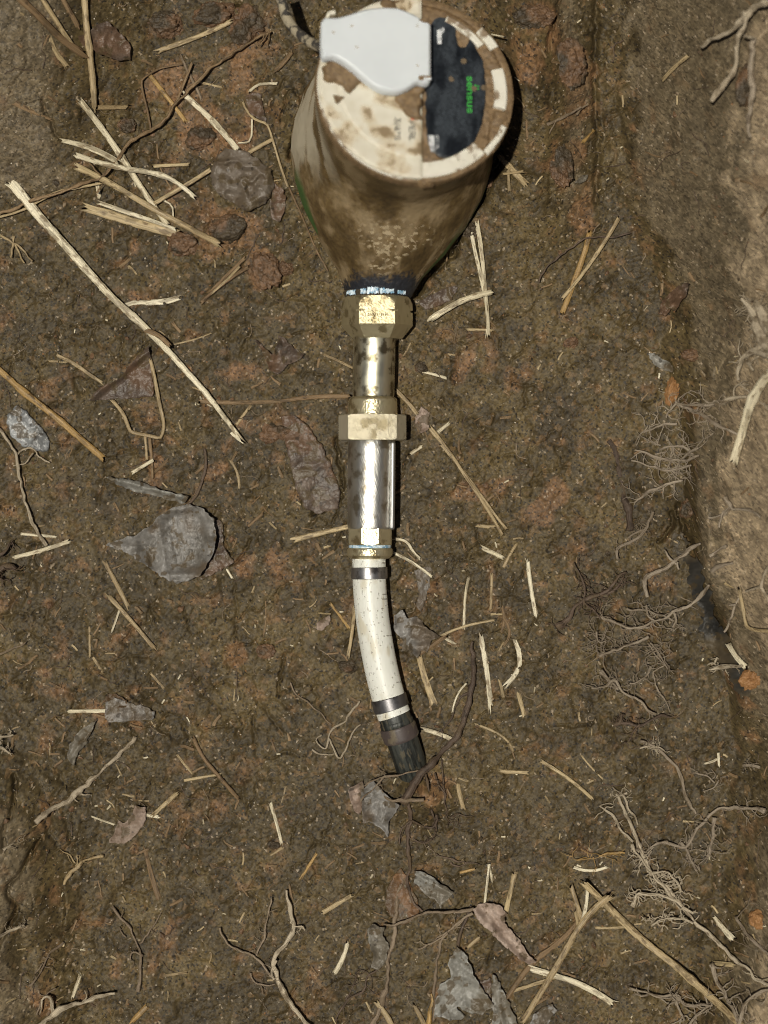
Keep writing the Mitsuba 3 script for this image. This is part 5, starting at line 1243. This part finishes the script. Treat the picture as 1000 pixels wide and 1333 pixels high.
leaf('large light grey leaf with two lobes at the bottom edge', [(596, 1232), (610, 1248), (618, 1271), (633, 1296), (643, 1309), (628, 1321), (612, 1319), (594, 1312), (606, 1322), (600, 1328), (585, 1328), (565, 1324), (567, 1303), (572, 1284), (588, 1271), (583, 1256), (585, 1247)], 'leaf_light',
     petiole=[(596, 1234), (600, 1212), (606, 1198), (614, 1180)], pw=(4.5, 5), curl=3, crumple=2, lift=1.6, rib=((597, 1234), (606, 1310)), seed=22)
leaf('narrow light grey leaf right of the large bottom one', [(641, 1268), (646, 1272), (653, 1287), (663, 1306), (676, 1340), (641, 1340), (641, 1315), (640, 1288)], 'leaf_light', curl=3, crumple=1.5, lift=1.5, fold=((643, 1270), (656, 1338), 3), seed=23)
leaf('small brown leaf between the two light bottom leaves', [(616, 1274), (628, 1278), (640, 1274), (640, 1300), (644, 1308), (636, 1300), (624, 1284)], 'leaf_brown', curl=1, crumple=1, lift=0.4, seed=24)
leaf('dark leaf scrap at the bottom edge under the straw', [(690, 1340), (694, 1322), (706, 1312), (718, 1306), (726, 1316), (716, 1326), (712, 1340)], 'leaf_grey', curl=2, crumple=2, lift=0.6, seed=25)
leaf('grey flake with white crust at the left edge', [(8, 542), (20, 528), (34, 534), (46, 548), (58, 562), (65, 574), (62, 587), (46, 586), (28, 580), (14, 566)], 'slate', name='stone_flake', cat='stone', curl=0.2, crumple=1.2, lift=1.2, thick=2.5, seed=26)
leaf('crumpled brown leaf at the broken edge of the bank', [(857, 408), (862, 392), (874, 380), (890, 368), (897, 366), (894, 384), (886, 394), (880, 404), (872, 402), (866, 412)], 'leaf_brown', curl=7, crumple=3, lift=3, fold=((860, 408), (894, 370), 4), seed=27)
leaf('pale grey husk on the bank below the crumpled brown leaf', [(844, 460), (852, 459), (864, 468), (876, 476), (876, 485), (866, 482), (854, 476), (846, 468)], 'leaf_light', curl=2, crumple=1, lift=2, seed=28, name='husk', cat='husk')
leaf('small grey pod on the clay right of the meter', [(748, 238), (756, 230), (766, 226), (765, 233), (756, 240)], 'leaf_light', curl=1, crumple=.6, lift=2, seed=29, name='husk', cat='husk')
leaf('brown dull leaf scrap just right of the swivel nut', [(546, 392), (562, 384), (584, 372), (596, 374), (590, 388), (572, 398), (554, 404)], 'leaf_brown', curl=1, crumple=1.5, lift=0.6, seed=30)
leaf('ragged dark strip painted as the shaded gap under the bank ledge', [(874, 688), (886, 690), (892, 712), (908, 728), (914, 752), (930, 776), (930, 800), (948, 826), (956, 852), (970, 880), (978, 902), (966, 904), (944, 880), (934, 856), (914, 840), (916, 812), (898, 780), (896, 744), (880, 720)], 'gap_shade_grease', name='gap_shade_strip', cat='shade', curl=-1.0, crumple=2.2, lift=0.2, seed=31, freq=6, jag=5)  # dark sheet standing in for the shade in the gap under the ledge
leaf('pale fibrous scrap left of the grey leaf at the pipe end', [(453, 1030), (462, 1022), (472, 1018), (474, 1030), (470, 1046), (470, 1062), (462, 1056), (456, 1042)], 'leaf_pink', curl=3, crumple=2.5, lift=1, seed=32, name='fibre_scrap', cat='debris')
leaf('brown leaf fallen against the meter at upper left', [(346, 232), (356, 236), (370, 248), (372, 268), (366, 288), (354, 286), (350, 262)], 'leaf_brown', curl=1.5, crumple=1.5, lift=0.6, seed=33)
leaf('dark leaf stub right of the vine top', [(318, 126), (332, 118), (340, 124), (344, 146), (348, 158), (338, 156), (326, 146)], 'leaf_brown', curl=1, crumple=1.5, lift=0.8, seed=34)
# ------------------------------------------------------------------ clods and stones
for lab, u, v, ru, rv, h, rot in (
        ('orange clay clod left of the meter, below the round leaf', 344, 350, 20, 25, 7, 20), ('orange clay lump right of the straw sheath', 238, 318, 20, 16, 6, 0), ('reddish clay lump under the round grey leaf', 300, 296, 24, 18, 7, 10),
        ('small round orange lump left of the vine', 164, 163, 12, 9, 4, 0), ('orange lump beside the vine at its middle', 262, 180, 18, 15, 6, 30), ('clay lump at the top edge left of the cable', 320, 34, 24, 26, 9, 0),
        ('brown lump at the top edge above the tan stalk', 280, 18, 26, 16, 8, 10), ('brown lump left of the clay lump at the top', 214, 30, 24, 18, 7, -10), ('three-cornered brown stone right of the upright pair', 744, 446, 9, 7, 3, 20),
        ('orange flat stone far right beside the shade strip', 977, 884, 14, 12, 6, 30), ('bright orange clod hanging at the broken edge', 876, 508, 9, 19, 7, -15), ('blurred orange stone at the lower right edge', 986, 1197, 10, 12, 6, 30),
        ('cracked soil lump against the meter, right', 637, 236, 8, 12, 6, -30), ('soil lump below the crack right of the barrel', 612, 300, 12, 10, 5, 0), ('orange clod near the top edge right of the meter', 694, 22, 24, 16, 6, 0),
        ('orange clay slab on the right of the meter, upper', 738, 84, 24, 30, 6, 0), ('orange clay slab on the right of the meter, lower', 728, 214, 16, 26, 6, 10), ('small orange lump near the sleeve, left', 366, 563, 12, 9, 3, 0),
        ('rusty pebble left of the white pipe', 454, 868, 13, 8, 4, -10), ('red pebble below the union nut, right', 548, 478, 8, 7, 3, 0), ('round dull pebble left of the tip of the long straw', 352, 565, 14, 12, 4, 0),
        ('orange lump on the upper right bank', 973, 108, 12, 26, 6, -15), ('small orange lump on the middle bank', 902, 462, 14, 8, 4, 0), ('small rust lump at the edge beside the root mats', 895, 664, 9, 12, 5, 0),
        ('brown pebble in the open soil, lower left', 356, 1100, 8, 5, 3, 0), ('rust-coloured lump left of the white pipe bend', 346, 848, 12, 9, 3, 0), ('dark lump below the flat rotted slab', 372, 350, 10, 9, 4, 0)):
    clod(lab, u, v, ru, rv, h, 'clay_bright' if (u, v) in ((977, 884), (876, 508), (986, 1197)) else 'clay', rot=rot, seed=int(u + v))

# ------------------------------------------------------------------ loose grains and chaff, too many to count
def scatter(name, label, n, sizes, mat, seed, shape='ico', region=None, sink=0.2, kind='stuff', cat='soil', flat=0.75):
    r = np.random.default_rng(seed)
    if shape == 'ico':
        b = trimesh.creation.icosphere(subdivisions=0)
    else:
        b = trimesh.creation.icosphere(subdivisions=1)
    bv_, bf = np.array(b.vertices), np.array(b.faces)
    x, y = r.uniform(-0.25, 0.25, n), r.uniform(-0.335, 0.335, n)
    w = meshkit.fbm(np.stack([x * 35, y * 35, x * 0 + seed], -1), 3, seed)
    if region is not None:
        keep = region(x, y, w, r)
        x, y = x[keep], y[keep]
        n = len(x)
    sz = sizes[0] * (sizes[1] / sizes[0]) ** (r.random(n) ** 2.2)
    z = zat(x, y, ZF) + sz * 0.5 * (0.5 - sink)
    th = r.uniform(0, 2 * np.pi, n)
    jit = 1 + 0.33 * r.standard_normal((n, len(bv_), 1))
    v = bv_[None] * jit * (sz / 2)[:, None, None] * np.stack([np.ones(n), r.uniform(.6, 1.1, n), flat * r.uniform(.6, 1.1, n)], -1)[:, None]
    c, s_ = np.cos(th), np.sin(th)
    v = np.stack([v[..., 0] * c[:, None] - v[..., 1] * s_[:, None], v[..., 0] * s_[:, None] + v[..., 1] * c[:, None], v[..., 2]], -1)
    v += np.stack([x, y, z], -1)[:, None]
    f = bf[None] + (np.arange(n) * len(bv_))[:, None, None]
    return solo(name, label, cat, (v.reshape(-1, 3), f.reshape(-1, 3)), mat, smooth=False, kind=kind)


pipe_xy = np.vstack([cw[:, :2], bw[:, :2], W(np.full(40, 485.0), np.linspace(380, 730, 40), .018)])
PT_ = cKDTree(pipe_xy)


def clear_of_pipe(x, y):
    d = PT_.query(np.stack([x, y], -1))[0]
    return (d > 0.0095) & (np.hypot((x - BX) / 0.056, (y - BY) / 0.083) > 1)


scatter('soil_crumbs', 'dark crumbs of soil strewn over the pit floor', 24000, (0.0005, 0.0026), 'soil', 11, region=lambda x, y, w, r: clear_of_pipe(x, y) & (r.random(len(x)) < 1.9 * w - 0.25))
scatter('soil_grit', 'fine dark grit all over the pit floor', 30000, (0.0004, 0.0010), 'soil', 16, region=lambda x, y, w, r: clear_of_pipe(x, y))
scatter('clay_crumbs', 'small orange clay crumbs strewn over the pit floor', 1500, (0.0009, 0.0040), 'clay', 12, region=lambda x, y, w, r: clear_of_pipe(x, y) & (w > 0.47))
scatter('sand_glints', 'pale sand grains that also stand in for wet glints on the soil', 4500, (0.00035, 0.0009), 'grain_pale', 13, region=lambda x, y, w, r: clear_of_pipe(x, y))  # pale colour doubles as the painted sparkle of wet soil
scatter('rust_grains', 'rust coloured grains scattered in the soil', 900, (0.0005, 0.0013), 'grain_rust', 14, region=lambda x, y, w, r: clear_of_pipe(x, y))
scatter('dark_grains', 'near-black humus grains scattered in the soil', 2200, (0.0005, 0.0015), 'grain_dark', 15, region=lambda x, y, w, r: clear_of_pipe(x, y) & (x < 0.14))


def flecks(name, label, n, ln, wd, mat, seed, curl=0.15, flat=0.4, cat='debris', bias=None):
    r = np.random.default_rng(seed)
    pcs = []
    while len(pcs) < n:
        u, v = r.uniform(5, 995), r.uniform(5, 1328)
        if bias is not None and r.random() > bias(u, v):
            continue
        xy = W(u, v)
        if not clear_of_pipe(np.array([xy[0]]), np.array([xy[1]]))[0]:
            continue
        L = r.uniform(*ln)
        a = r.uniform(0, 2 * np.pi)
        m_ = 3 if curl < 0.3 else 7
        hd = a + np.cumsum(r.standard_normal(m_) * curl)
        q = np.vstack([[u, v], np.array([u, v]) + np.cumsum(np.stack([np.cos(hd), np.sin(hd)], 1) * L / m_, 0)])
        w_ = r.uniform(*wd)
        UID[0] += 1
        p = lay(q, w_ * S / 4, stiff=False, lift=0.0006, step=0.003)
        pcs.append(sweep(p, taper(len(p), w_, w_ * r.uniform(.5, 1)), taper(len(p), w_ * flat, w_ * flat), sides=5, uid=UID[0]))
    m, uv = join(pcs)
    return solo(name, label, cat, m, mat, smooth=True, uv=uv, kind='stuff')


dens = lambda u, v: 0.4 + 0.6 * (((u > 380) & (u < 720) & (v > 560) & (v < 1000)) or v > 1000 or (u < 380 and v > 560))
flecks('straw_chaff', 'short slivers of pale straw chaff strewn over the soil', 100, (6, 17), (1.6, 3.6), 'straw_tan', 21, bias=dens)
flecks('straw_chaff', 'tiny cream flecks of straw strewn over the soil', 85, (3, 8), (1.6, 3.2), 'straw_pale', 22, bias=dens)
flecks('leaf_mould', 'small brown slivers of leaf mould lying in the soil', 260, (6, 20), (1.8, 5), 'straw_brown', 23, bias=dens)
flecks('root_hairs', 'hair-fine dark rootlets lying loose on the soil', 170, (14, 46), (0.9, 1.7), 'root_dark', 24, curl=.45, flat=.9)
flecks('root_hairs', 'hair-fine pale rootlets lying loose on the soil', 150, (10, 34), (0.8, 1.5), 'root_brown', 25, curl=.5, flat=.9)
